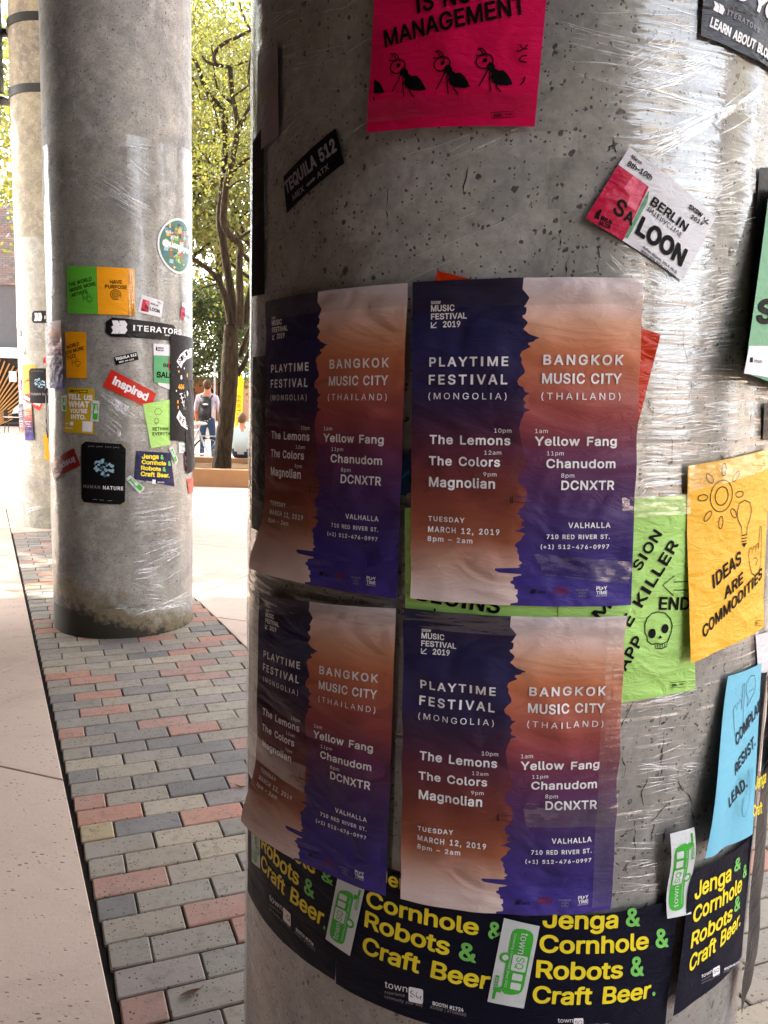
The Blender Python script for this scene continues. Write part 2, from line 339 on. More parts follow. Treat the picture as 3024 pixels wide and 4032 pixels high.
cand = []
ck = 1/math.cos(TH-CA)
k0 = CP.dot(ap(1.74, .275))
rs = random.Random(5)
for row in range(-36, 72):
    v0 = k0+row*BWd; 
    # left edge of the row: point on line across=.285 with CP component v0
    a = (v0-.274*CP.dot(PN))/CP.dot(PU); P0 = ap(a, .274); ucoord = P0.dot(CD)
    x = 0; first = row % 2 == 0; a_mid = a
    while True:
        L = BL/2 if first else BL
        P = P0+CD*x; q = P+CD*L; cend = q.dot(PN); aend = q.dot(PU)
        right = 1.465 if aend > 2.40 else 5.28
        if a > 9.9 or a < -2.9: break
        if cend > right+.02:
            rem = right-(P.dot(PN))
            if rem > .075: cand.append((P.copy(), rem, False))
            break
        cand.append((P.copy(), L, abs(L-BL/2) < 1e-4)); x += L; first = False
def inview(P):
    r = proj(P)
    if not r: return -1
    if not (-120 < r[0] < 3150 and -50 < r[1] < 4250): return -1
    if 1060 < r[0] < 2850 and P.y > 1.0: return -1     # behind the near column
    return r[2]
vis = sorted([(inview(P+CD*L/2), i) for i, (P, L, h) in enumerate(cand) if inview(P+CD*L/2) > 0])
big = set(i for _, i in vis[:300]); rest = MB(); last = -1
for i, (P, L, h) in enumerate(cand):
    mi = rs.choices(range(6), BW)[0]
    while mi == last and mi in (2, 3, 5): mi = rs.choices(range(6), BW)[0]
    last = mi
    z = rs.uniform(-.0025, .002); R = Matrix.Rotation(CA+rs.uniform(-.006, .006), 4, 'Z')
    loc = P+Vector((rs.uniform(-.0015, .0015), rs.uniform(-.0015, .0015), z))
    if i in big:
        me = full[mi] if abs(L-BL) < 1e-4 else half[mi] if h else brick_mesh(L-GAP, BWd-GAP, BM[mi])
        o = link('brick', me, path); o.location = loc; o.rotation_euler = (rs.uniform(-.006, .006), rs.uniform(-.004, .004), CA+rs.uniform(-.006, .006))
    else:
        x1, y1 = L-GAP, BWd-GAP; vs = [R @ Vector(q)+loc for q in [(0, 0, -.05), (x1, 0, -.05), (x1, y1, -.05), (0, y1, -.05), (0, 0, -.004), (x1, 0, -.004), (x1, y1, -.004), (0, y1, -.004), (.004, .004, 0), (x1-.004, .004, 0), (x1-.004, y1-.004, 0), (.004, y1-.004, 0)]]
        rest.add(vs, [(0, 1, 5, 4), (1, 2, 6, 5), (2, 3, 7, 6), (3, 0, 4, 7), (4, 5, 9, 8), (5, 6, 10, 9), (6, 7, 11, 10), (7, 4, 8, 11), (8, 9, 10, 11)], mi)
o = rest.build('far_bricks', BM, path); tag(o, kind='stuff')

# ================================================================== roof and walls that shade the place
M_CONC_DARK = flat('#2e2a26', .8, .2, .3, .15); M_DARKBRICK = flat('#33261f', .85, .2, .4, .2)
def edgeY(x): return 11.14+.1*(x+10.8)
rf = MB(); RX0, RX1, RY0 = -16.0, 1.05, -3.99
p = [(RX0, RY0), (RX1, RY0), (RX1, edgeY(RX1)), (RX0, edgeY(RX0))]
rf.add([Vector((x, y, 7.5)) for x, y in p]+[Vector((x, y, 8.0)) for x, y in p], [(3, 2, 1, 0), (4, 5, 6, 7), (0, 1, 5, 4), (1, 2, 6, 5), (2, 3, 7, 6), (3, 0, 4, 7)])
tag(rf.build('roof_slab', M_CONC_DARK), kind='structure')
# ================================================================== columns
def circ_grid(z0, z1, nz, r, nseg=128):
    b = MB()
    for j in range(nz+1):
        z = z0+(z1-z0)*j/nz
        for i in range(nseg):
            th = 2*math.pi*i/nseg; b.v.append((r*math.sin(th), -r*math.cos(th), z))
    b.f = [(j*nseg+i, j*nseg+(i+1) % nseg, (j+1)*nseg+(i+1) % nseg, (j+1)*nseg+i) for j in range(nz) for i in range(nseg)]; b.m = [0]*len(b.f)
    return b
def column(ci, m, label, z1=7.5):
    cx, cyy = COLS[ci]; b = circ_grid(-.04, z1, 24, COLR); n = 128
    b.add([(0, 0, z1)], []); top = len(b.v)-1
    o = b.build('concrete_column', m, smooth=True, org=(0, 0, 0)); o.location = (cx, cyy, 0)
    return tag(o, label, 'column', 'round concrete columns in a row')
MC1 = concrete_mat('raw_concrete', 0, 1.15); MC2 = concrete_mat('raw_concrete_stained', 1, 1.05); MC3 = concrete_mat('warm_concrete', 0, 1.15, 1)
column(0, MC1, 'nearest and largest concrete column, covered in concert posters and navy sheets')
column(1, MC2, 'middle concrete column with black and rust moss stain at its foot on bricks')
column(2, MC3, 'farthest concrete column, partly sunlit, with two dark steel straps')
for k, lab in [(3, 'concrete column beyond the row')]: pass
# added out of view: second row of columns, facades beyond; they streak the film
for i, q in enumerate([ap(1.28, 5.9), ap(5.91, 5.9), ap(-3.35, .86), ap(-3.35, 5.9)]):
    b = circ_grid(-.04, 7.5, 1, COLR, 48); o = b.build('concrete_column', MC3, smooth=True, org=(0, 0, 0)); o.location = (q.x, q.y, 0)
    tag(o, ['smooth bare concrete column across the walk, level with the near one', 'smooth bare concrete column across the walk, level with the middle one', 'smooth bare concrete column behind the photographer on the brick path', 'smooth bare concrete column behind the photographer across the walk'][i], 'column', 'round concrete columns in a row')
def facade(name, P, W, Dp, H, rz, wall, glass, label, cols, rows, z0=.8, frac=.6):
    root = empty(name, P, label, 'building', rz=rz); M = Matrix.Translation(P) @ Matrix.Rotation(rz, 4, 'Z')
    b = MB(); b.box(0, 0, 0, W, Dp, H, M=M); b.build('wall', wall, root, org=None) if False else link('wall', local(b, P, rz), root, wall)
    cw = W/cols; ch = (H-z0)/rows
    for i in range(cols):
        for j in range(rows):
            x = i*cw+cw*(1-frac)/2; z = z0+j*ch
            f = MB(); f.box(x-.06, -.06, z-.06, x+cw*frac+.06, -.003, z+ch*.7+.06); fo = link('window', f.mesh('window'), root, M_FRAME)
            q = MB(); q.box(x, -.07, z, x+cw*frac, -.0615, z+ch*.7); link('pane', q.mesh('pane'), fo, glass)
    return root
def local(b, P, rz):
    Mi = (Matrix.Translation(P) @ Matrix.Rotation(rz, 4, 'Z')).inverted(); b.v = [tuple(Mi @ Vector(v)) for v in b.v]; return b.mesh('m')
M_FRAME = flat('#2b2b2d', .5, .4); M_GLASS = flat('#1c242c', .08, .8, 0, .05); M_DULL = flat('#6e6258', .8, .2, .2, .1); M_PALE = flat('#e3dfd6', .8, .2, .2, .1)
wl = MB(); wl.box(-4.2, -12, 0, -3.6, 5.9, 7.497); wo_ = wl.build('brick_wall', M_DARKBRICK); tag(wo_, 'dark brown wall closing the left side behind the photographer', 'wall')
wl = MB(); wl.box(-3.597, -4.4, 0, 2.6, -4.0, 9.5); wo_ = wl.build('brick_wall', M_DARKBRICK); tag(wo_, 'dark brown return wall close behind the photographer', 'wall')  # added out of view to keep light off the near column's left side
for k_, (y_, w_, h_) in enumerate([(30, 9, 22), (17.5, 5, 16), (9.5, 3.2, 24), (3.4, 4.2, 13), (-4, 6, 20)]):  # made-up blocks with sky gaps, placed for streaks reflected in the film
    facade('office_building', Vector((24+k_ % 2*3, y_, 0)), w_, 7, h_, rad(-90), M_DULL if k_ % 2 == 0 else M_PALE, M_GLASS, ['broad brown tower block', 'pale stubby office block', 'slim brown tower', 'low pale office', 'brown office block'][k_]+' across the street to the right, out of the picture', 2 if w_ < 8 else 4, 5)
facade('office_building', Vector((22, -18, 0)), 44, 8, 10, rad(180), M_PALE, M_GLASS, 'low pale office block behind the photographer, out of the picture', 9, 3)

# ================================================================== cling film
M_FILM1 = film_mat('cling_film', .5, 62); M_FILM2 = film_mat('cling_film_far', .24, 40); M_CR = crease_mat('film_crease', .5); M_CR_DIM = crease_mat('film_crease_faint', .30)
def film(ci, z0, z1, mat, hole=None, wave=.0012):
    ns = 180; nz = int((z1-z0)/.03); cx, cyy = COLS[ci]; r0 = COLR+.0025; v = []; uv = []; f = []
    L = 2*math.pi*COLR
    for j in range(nz+1):
        for i in range(ns+1):
            s = -L/2+L*i/ns; t = j/nz; zz = z0+(z1-z0)*t
            if j == 0: zz += .05*math.sin(s*2.3+1)+.02*math.sin(s*9)
            if j == nz: zz += .04*math.sin(s*2.1)+.012*math.sin(s*11)
            r = r0+wave*(1+math.sin(s*31+zz*7)*.5+math.sin(zz*43+s*11)*.5)
            x, y, _ = cyl3(ci, s, zz, r); v.append((x-cx, y-cyy, zz)); uv.append((s, zz))
    for j in range(nz):
        for i in range(ns):
            a = j*(ns+1)+i; s, z = uv[a]
            if hole and hole(s, z): continue
            f.append((a, a+1, a+ns+2, a+ns+1))
    me = bpy.data.meshes.new('film'); me.from_pydata(v, [], f)
    l = me.uv_layers.new(name='UVMap'); idx = np.zeros(len(me.loops), int); me.loops.foreach_get('vertex_index', idx); l.data.foreach_set('uv', np.array(uv)[idx].ravel())
    return me
def creases(ci, bundles, seed=1, r_add=.0045):
    rr = random.Random(seed); V = []; F = []; cx, cyy = COLS[ci]
    for (x0, y0, x1, y1, n, spread, bow, wmm, jit) in bundles:
        a0 = Vector(psz(ci, x0, y0)); a1 = Vector(psz(ci, x1, y1)); d = a1-a0; L = d.length
        if L < 1e-4: continue
        t = d/L; nn = Vector((-t.y, t.x))
        for k in range(n):
            off = rr.gauss(0, spread); c0 = rr.uniform(0, jit); c1 = 1-rr.uniform(0, jit)
            if c1-c0 < .12: c0, c1 = .3, .7
            sl = rr.gauss(0, .06)*L; bw = bow*(1+rr.gauss(0, .25)); ww = wmm*.001*rr.uniform(.35, 1.25); K = max(8, int(L*(c1-c0)/.02)); K = min(K, 60)
            ph = rr.uniform(0, 6); wob = rr.uniform(.0005, .0022)
            b0 = len(V)
            for q in range(K+1):
                u = c0+(c1-c0)*q/K; pt = a0+d*u+nn*(off+sl*(u-.5)+bw*(4*u*(1-u))+wob*math.sin(u*L*60+ph))
                tp = max(0, math.sin(math.pi*q/K))**.5*ww
                for e, h in ((-.5, 0), (0, .45), (.5, 0)):
                    o2 = pt+nn*(e*tp); x, y, z = cyl3(ci, o2.x, o2.y, COLR+r_add+h*tp*.8); V.append((x-cx, y-cyy, z))
            for q in range(K):
                b = b0+q*3; F += [(b, b+1, b+4, b+3), (b+1, b+2, b+5, b+4)]
    me = bpy.data.meshes.new('crease'); me.from_pydata(V, [], F); me.polygons.foreach_set('use_smooth', [True]*len(F)); return me
M_CRF = crease_mat('film_crease_far', .9)
def wrap(ci, label, me_film, mat, cme, faint=None):
    cx, cyy = COLS[ci]; root = empty('plastic_wrap', (cx, cyy, 0), label, 'cling film')
    link('film', me_film, root, mat, True)
    tag(link('crease', cme, root, M_CR if ci == 0 else M_CRF), kind='stuff')
    if faint is not None: tag(link('faint_crease', faint, root, M_CR_DIM if ci == 0 else M_CR), kind='stuff')
    return root
def hole1(s, z):    # bare concrete in the upper middle of the near column
    return (-.29+.03*math.sin(z*23)+.02*math.sin(z*61) < s < -.05+.03*math.sin(z*17+1)+.015*math.sin(z*50)) and (1.70+.02*math.sin(s*40) < z < 1.93+.03*math.sin(s*30)+.02*s)
B1 = [ # x0,y0,x1,y1,count,spread(m),bow,width mm,jitter
 (1010,250,1400,120,10,.012,.004,1.2,.5),(1010,150,1500,-20,5,.01,.004,1.4,.4),(1090,300,1420,210,10,.018,0,1.0,.6),(1090,420,1400,330,7,.015,0,.9,.6),
 (1030,620,1230,420,16,.010,.003,1.5,.5),(1040,740,1180,520,12,.010,.002,1.4,.5),(1100,430,1160,330,10,.012,0,1.2,.5),(1010,900,1110,895,9,.008,.002,1.8,.4),(1010,930,1080,915,7,.006,-.002,1.2,.3),
 (1000,640,1060,560,12,.015,0,1.2,.5),(1020,1090,1240,1130,9,.012,.004,1.0,.5),(1030,1120,1120,1200,14,.012,0,1.6,.5),
 (1000,1180,1060,1330,14,.010,0,1.1,.4),(1010,1330,1060,1460,8,.008,0,1.1,.4),
 (2100,15,2900,120,7,.014,-.006,1.3,.5),(2130,110,2900,290,10,.008,-.006,1.9,.4),(2150,230,2900,400,5,.012,-.004,1.2,.5),(2230,300,2900,430,6,.006,-.004,1.6,.3),
 (2450,330,2640,220,12,.010,0,1.6,.5),(2400,370,2800,215,18,.014,.0,1.5,.6),(2560,370,2900,180,16,.02,0,1.1,.6),
 (2500,600,3020,330,7,.003,-.004,4.2,.15),(2520,610,3010,350,8,.008,-.003,1.7,.4),(2680,720,3024,640,8,.006,-.003,2.2,.4),(2700,770,3010,660,12,.012,0,1.4,.5),
 (2720,800,3024,790,16,.02,.0,1.2,.6),(2740,900,3020,850,16,.02,0,1.1,.6),(2430,930,2600,1110,26,.02,.0,1.3,.5),(2440,980,2640,1010,18,.02,0,1.2,.5),
 (1960,540,2100,500,3,.006,0,1.6,.4),(1600,700,2200,430,3,.012,0,1.6,.5),(1650,1000,2080,820,3,.02,0,1.4,.5),
 (2540,1180,2960,1080,22,.025,.004,1.5,.5),(2540,1270,2960,1150,20,.018,.004,1.7,.5),(2560,1350,2980,1280,16,.015,.004,1.6,.5),(2560,1420,3000,1360,22,.02,.006,1.3,.6),
 (2560,1540,2900,1500,20,.02,.004,1.8,.5),(2540,1620,2980,1640,16,.014,.004,1.2,.6),(2530,1720,2980,1640,18,.018,.004,1.2,.6),(2520,1800,2960,1780,10,.014,.004,1.0,.6),
 (2500,1880,2700,1850,14,.012,.002,1.2,.5),(2500,1940,2560,1880,10,.01,0,1.8,.5),(2540,1060,2680,1120,14,.016,0,1.3,.5),
 (2445,2790,2840,2720,12,.006,.004,1.4,.4),(2440,2830,2800,2800,5,.008,.004,1.0,.5),(2480,2960,2840,2890,10,.01,.006,1.3,.5),(2430,3030,2830,3010,14,.01,.008,1.5,.5),
 (2440,3120,2830,3060,9,.012,.008,1.2,.5),(2500,3170,2760,3110,9,.012,.006,1.3,.5),(2410,3260,2640,3230,10,.01,.004,1.2,.5),(2410,3345,2640,3340,8,.006,.002,1.6,.3),(2410,3390,2630,3390,6,.006,.002,1.4,.3),
 (2410,3470,2640,3430,14,.008,.004,1.5,.4),(2405,3510,2640,3500,10,.006,.003,1.3,.4),(2860,1900,3000,1800,10,.02,0,1.1,.5),
 (985,2310,1040,2420,10,.006,0,1.8,.4),(985,2480,1035,2600,10,.008,0,1.6,.4),(980,2640,1030,2760,8,.008,0,1.4,.4),(975,2830,1040,2990,9,.01,0,1.4,.4),
 (1060,2240,1090,2330,8,.006,0,2.2,.4),(1100,2260,1130,2340,5,.006,0,2.0,.3)]
B1f = [(975,3500,1330,4020,6,.03,.01,2.0,.3),(985,3600,1150,4032,5,.02,.01,1.8,.3),(1200,600,2080,200,8,.07,0,1.6,.5),(1250,950,2000,560,10,.09,0,1.4,.5),(2100,800,2450,600,8,.06,0,1.6,.5),
 (2000,1090,2400,930,8,.05,0,1.2,.5),(1010,1000,1060,700,14,.02,0,1.8,.4),(2450,2900,2800,2850,16,.04,.004,1.4,.5),(2460,3250,2800,3180,16,.05,.004,1.3,.5),(2560,1500,2960,1440,24,.08,.004,1.3,.5)]
B1 = [q if q[1] < 2700 or q[0] < 1100 else q[:4]+(max(3, int(q[4]*.6)), q[5]*1.2, q[6], q[7]*.75, q[8]) for q in B1]
wrap(0, 'clear plastic film wound round the nearest column, creased at both sides', film(0, .15, 2.62, M_FILM1, hole1), M_FILM1, creases(0, B1, 3), creases(0, B1f, 4))
def zc(x, y): return (150+x/2.552, 1000+y/2.552)
B2 = [(170,590,290,560,7,.02,.01,3.0,.5),(170,680,230,650,5,.02,.01,3,.5),(168,720,215,690,6,.03,.01,3,.5),(175,870,260,830,6,.02,.02,3,.4),(180,930,280,880,8,.04,.02,2.6,.5),
 (360,700,560,830,14,.03,.0,3.0,.4),(370,720,620,860,9,.02,-.01,3.2,.4),(440,640,640,780,12,.05,0,2.2,.5),(510,570,700,700,8,.04,0,2.0,.5),(400,560,650,600,5,.02,-.01,2.2,.5),
 (180,1020,250,1000,9,.06,.02,2.4,.5),(180,1120,260,1100,9,.05,.02,2.6,.5),(182,1200,255,1170,9,.05,.02,2.4,.5),(560,1060,750,1090,10,.05,-.01,2.0,.5),(300,1480,520,1660,5,.01,.01,5,.2),(340,1510,560,1680,8,.02,.01,3.0,.4),
 (370,1540,560,1640,7,.02,0,4,.3),(470,1680,480,1740,4,.01,0,6,.3),(400,1660,480,1720,8,.03,0,3,.4),(205,1880,260,1930,12,.05,.0,2.6,.4),(206,2010,255,2060,10,.05,.0,2.6,.4),(205,2150,240,2200,12,.06,0,2.4,.4),
 (200,1640,250,1700,14,.07,0,2.2,.5),(205,1960,250,1990,6,.03,0,2.6,.5),(480,2030,740,1990,8,.03,.01,2.4,.5),(490,2060,740,2050,7,.02,.01,2.4,.4),(520,2180,755,2090,14,.05,.02,2.4,.5),(540,2290,750,2160,14,.05,.02,2.6,.5),
 (500,2260,650,2240,16,.05,.01,2.6,.4),(560,2330,650,2340,16,.05,.01,3.2,.4),(520,2420,740,2370,6,.006,.02,6,.1),(600,2410,750,2330,8,.02,.02,4,.3),(300,2180,330,2250,3,.02,0,2,.4),
 (520,1240,540,1180,5,.04,0,2,.4),(500,1500,620,1560,6,.03,0,2.4,.5),(560,1270,740,1300,6,.04,0,1.8,.5),(560,1870,750,1850,14,.08,.0,2,.5)]
B2f = [(380,1950,740,1930,20,.1,.01,2.4,.5),(230,600,450,800,12,.12,0,2.6,.5),(500,1000,740,1050,14,.16,0,2.2,.5),(540,2100,750,2200,20,.15,.02,2.6,.5),(300,1550,500,1750,14,.1,0,2.6,.5)]
wrap(1, 'clear plastic film round the middle column, torn along its lower edge', film(1, .17, 3.1, M_FILM2, None, .002), M_FILM2, creases(1, B2, 8, .006), creases(1, B2f, 9, .006))
B3 = [(40,150,75,215,5,.02,0,5,.3),(42,230,75,320,8,.05,0,4,.4),(45,320,60,360,5,.03,0,4,.3),(50,370,78,440,7,.04,0,5,.3),(60,1000,120,1040,10,.08,.03,5,.4),(60,1090,150,1130,10,.06,.05,6,.4),(60,1150,120,1150,6,.03,.02,5,.4),
 (70,1290,150,1280,5,.05,.01,4,.4),(90,1740,135,1750,10,.10,.0,6,.3),(95,1830,140,1840,12,.12,.0,5,.3),(95,1970,130,1975,5,.06,0,5,.3),(80,1560,100,1700,3,.03,0,4,.3),(90,2020,190,1990,4,.02,0,6,.3)]
wrap(2, 'clear plastic film round the farthest column behind the others', film(2, .2, 6-.4, M_FILM2, lambda s, z: z > 3.2 and s > -.5, .002), M_FILM2, creases(2, B3, 12, .006))
# cracks in the concrete
def cracks(ci, specs, seed, label=None):
    rr = random.Random(seed); V = []; F = []; cx, cyy = COLS[ci]
    for x0, y0, x1, y1, wmm in specs:
        a, b = Vector(psz(ci, x0, y0, 0)), Vector(psz(ci, x1, y1, 0)); K = max(6, int((b-a).length/.006)); off = 0; b0 = len(V); d = (b-a); nn = Vector((-d.y, d.x)).normalized()
        for q in range(K+1):
            off += rr.gauss(0, .0016); off *= .93; pt = a+d*(q/K)+nn*off; ww = wmm*.001*rr.choice([.15, .4, 1, 1.3, .3, 1.6])*math.sin(math.pi*(q+.5)/(K+1))
            for e in (-.5, .5):
                o2 = pt+nn*(e*ww); x, y, z = cyl3(ci, o2.x, o2.y, COLR+.0006); V.append((x-cx, y-cyy, z))
        for q in range(K): b2 = b0+q*2; F.append((b2, b2+1, b2+3, b2+2))
    me = bpy.data.meshes.new('crack'); me.from_pydata(V, [], F); return me
M_CRK = flat('#2a2420', .9, .1, 0, .3)
CK = [(2498,2760,2450,2930,2.4),(2600,2780,2590,2870,3.0),(2600,2860,2640,2830,2.6),(2612,2870,2575,3090,2.6),(2545,3030,2530,3180,2.2),(2495,3210,2490,3400,2),(2450,2980,2445,3060,2.0),(2660,3060,2720,3180,1.8),
 (2720,3180,2728,3260,2.2),(2640,3150,2560,3260,1.6),(2622,3260,2618,3320,2.6),(2580,3240,2570,3310,2.8),(2440,3290,2490,3260,4),(2735,2840,2740,2870,3),(2460,3400,2470,3440,4),(2620,3360,2608,3500,1.5),(2850,2600,2855,2650,1.8),
 (2415,540,2395,600,2.2),(2415,540,2430,620,1.6),(2372,960,2368,1080,1.6),(2210,900,2208,980,1.2),(1520,730,1530,900,1.4),(1845,650,1840,780,1.2),(2690,1300,2700,1440,1.6),(2552,1530,2556,1660,1.8),(2945,1700,2960,1560,1.6),(2240,1000,2236,1090,1.6),(2720,1500,2718,1600,1.4),(2630,1700,2640,1850,1.2)]
COLOBJ = [o for o in COL.objects if o.name.startswith('concrete_column')]
tag(link('crack', cracks(0, CK, 5), COLOBJ[0], M_CRK))
# ================================================================== lettering
import os
try: FONT = bpy.data.fonts.load(os.path.join(bpy.utils.resource_path('LOCAL'), 'datafiles', 'fonts', 'Inter.woff2'))     # Blender's own interface font
except Exception: FONT = None
def contour(fld, x0, y0, h):            # marching squares at level 0 (negative = inside), returns closed loops
    ny, nx = fld.shape; S = fld < 0; segs = {}
    a, b, c_, d = S[:-1, :-1], S[:-1, 1:], S[1:, 1:], S[1:, :-1]; code = a*1+b*2+c_*4+d*8
    def ip(k, i, j):
        if k == 0: f0, f1 = fld[j, i], fld[j, i+1]; t = f0/(f0-f1); return (x0+(i+t)*h, y0+j*h)
        f0, f1 = fld[j, i], fld[j+1, i]; t = f0/(f0-f1); return (x0+i*h, y0+(j+t)*h)
    B, R, T_, L = (lambda i, j: (0, i, j)), (lambda i, j: (1, i+1, j)), (lambda i, j: (0, i, j+1)), (lambda i, j: (1, i, j))
    tab = {1: [(B, L)], 2: [(R, B)], 3: [(R, L)], 4: [(T_, R)], 5: [(B, L), (T_, R)], 6: [(T_, B)], 7: [(T_, L)], 8: [(L, T_)], 9: [(B, T_)], 10: [(R, B), (L, T_)], 11: [(R, T_)], 12: [(L, R)], 13: [(B, R)], 14: [(L, B)]}
    js, is_ = np.nonzero((code > 0) & (code < 15))
    for j, i in zip(js.tolist(), is_.tolist()):
        for p, q in tab[int(code[j, i])]: segs[p(i, j)] = q(i, j)
    loops = []
    while segs:
        k = next(iter(segs)); st = k; lp = []
        while k in segs: lp.append(ip(*k)); k = segs.pop(k)
        if len(lp) > 5: loops.append(lp)
    return loops
def simplify(lp, eps):
    P = np.array(lp); n = len(P); keep = np.zeros(n, bool); far = int(((P-P[0])**2).sum(1).argmax()); keep[0] = keep[far] = True; st = [(0, far), (far, n)]
    while st:
        a, b = st.pop()
        if b-a < 2: continue
        p, q = P[a], P[b % n]; d = q-p; L = math.hypot(*d)+1e-12; k = np.arange(a+1, b); e = abs((P[k]-p)@np.array([-d[1], d[0]]))/L; m = int(e.argmax())
        if e[m] > eps: keep[a+1+m] = True; st += [(a, a+1+m), (a+1+m, b)]
    return P[keep]
def make_glyphs():
    chars = sorted(set("ABCDEFGHIJKLMNOPQRSTUVWXYZabcdefghijklmnopqrstuvwxyz0123456789.,'()&#|+-@:!/\u2013\u2019"))
    G = {}; tmp = []
    for body in chars+['HH']+['H'+c+'H' for c in chars]:
        cu = bpy.data.curves.new('t', 'FONT'); cu.body = body; cu.font = FONT or cu.font; cu.size = 1; cu.resolution_u = 4; cu.fill_mode = 'NONE'
        o = bpy.data.objects.new('t', cu); COL.objects.link(o); tmp.append((body, o, cu))
    dg = bpy.context.evaluated_depsgraph_get(); dg.update(); res = {}
    for body, o, cu in tmp:
        me = o.evaluated_get(dg).to_mesh(); v = np.zeros(len(me.vertices)*3); me.vertices.foreach_get('co', v); v = v.reshape(-1, 3)[:, :2]
        e = np.zeros(len(me.edges)*2, int); me.edges.foreach_get('vertices', e); res[body] = (v, e.reshape(-1, 2)); o.evaluated_get(dg).to_mesh_clear()
    for body, o, cu in tmp: bpy.data.objects.remove(o); bpy.data.curves.remove(cu)
    hh = np.ptp(res['HH'][0][:, 0])
    for c in chars:
        v, e = res[c]; adv = np.ptp(res['H'+c+'H'][0][:, 0])-hh
        # chain the edges into directed loops
        nb = {}
        for a, b in e.tolist(): nb.setdefault(a, []).append(b); nb.setdefault(b, []).append(a)
        seen = set(); A = []; Bv = []
        for s0 in sorted(nb):
            if s0 in seen: continue
            lp = [s0]; seen.add(s0); cur = s0
            while True:
                nx_ = [k for k in nb[cur] if k not in seen]
                if not nx_: break
                nx_ = cur+1 if cur+1 in nx_ else nx_[0]; lp.append(nx_); seen.add(nx_); cur = nx_
            A += lp; Bv += lp[1:]+lp[:1]
        if c == 'I':
            hc = res['H'][0][:, 1].max(); v = np.array([(.085, 0), (.177, 0), (.177, hc), (.085, hc)]); A, Bv, adv = [0, 1, 2, 3], [1, 2, 3, 0], .262
        P, Q = v[A], v[Bv]; h = .0125; pad = .07; x0, y0 = v.min(0)-pad; x1, y1 = v.max(0)+pad; xs = np.arange(x0, x1, h)+.00037; ys = np.arange(y0, y1, h)+.00053; X, Y = np.meshgrid(xs, ys); pts = np.stack([X.ravel(), Y.ravel()], 1)
        d = Q-P; L2 = (d**2).sum(1)+1e-15; t = np.clip(((pts[:, None]-P)*d).sum(2)/L2, 0, 1); dist = np.sqrt(((P+t[..., None]*d-pts[:, None])**2).sum(2).min(1))
        up = (P[:, 1] <= pts[:, 1:2]) & (Q[:, 1] > pts[:, 1:2]); dn = (P[:, 1] > pts[:, 1:2]) & (Q[:, 1] <= pts[:, 1:2]); cr = d[:, 0]*(pts[:, 1:2]-P[:, 1])-(pts[:, 0:1]-P[:, 0])*d[:, 1]
        wn = (up & (cr > 0)).sum(1)-(dn & (cr < 0)).sum(1); sdf = np.where(wn != 0, -dist, dist).reshape(X.shape)
        for wgt, off in (('r', .002), ('b', .021), ('x', .036)):
            loops = [simplify(lp, .0022) for lp in contour(sdf-off, xs[0], ys[0], h)]; loops = [l for l in loops if len(l) > 2]
            ar = [float(sum(l[k-1][0]*l[k][1]-l[k][0]*l[k-1][1] for k in range(len(l)))) for l in loops]; sg = 1 if ar[int(np.argmax(np.abs(ar)))] > 0 else -1
            outs = [l for l, a_ in zip(loops, ar) if a_*sg > 0]; holes = [l for l, a_ in zip(loops, ar) if a_*sg <= 0]; flat_ = []; tri = []
            for l in outs:
                mn, mx = l.min(0), l.max(0); grp = [l]+[h_ for h_ in holes if (h_.min(0) > mn).all() and (h_.max(0) < mx).all()]; b0 = len(flat_)
                flat_ += [Vector((a, b, 0)) for g_ in grp for a, b in g_.tolist()]; tri += [tuple(b0+k for k in t_) for t_ in tessellate_polygon([[Vector((a, b, 0)) for a, b in g_.tolist()] for g_ in grp])]
            G[(wgt, c)] = (np.array([(p.x, p.y) for p in flat_]), [tuple(t_) for t_ in tri], adv)
    for wgt in 'rbx': G[(wgt, 'cap')] = G[(wgt, 'H')][0][:, 1].max()
    return G
GL = make_glyphs()
def text2d(txt, wgt='b', track=0.0):
    x = 0; V = []; F = []; cap = GL[(wgt, 'cap')]
    for c in txt:
        if c == ' ': x += .28+track; continue
        v, f, adv = GL[(wgt, c)]; b = sum(len(a) for a in V); V.append(v+np.array([x, 0])); F += [tuple(b+i for i in t) for t in f]; x += adv+track
    V = np.concatenate(V); V[:, 0] -= V[:, 0].min(); wd = V[:, 0].max(); V[:, 0] /= wd; V[:, 1] /= cap
    return V, F
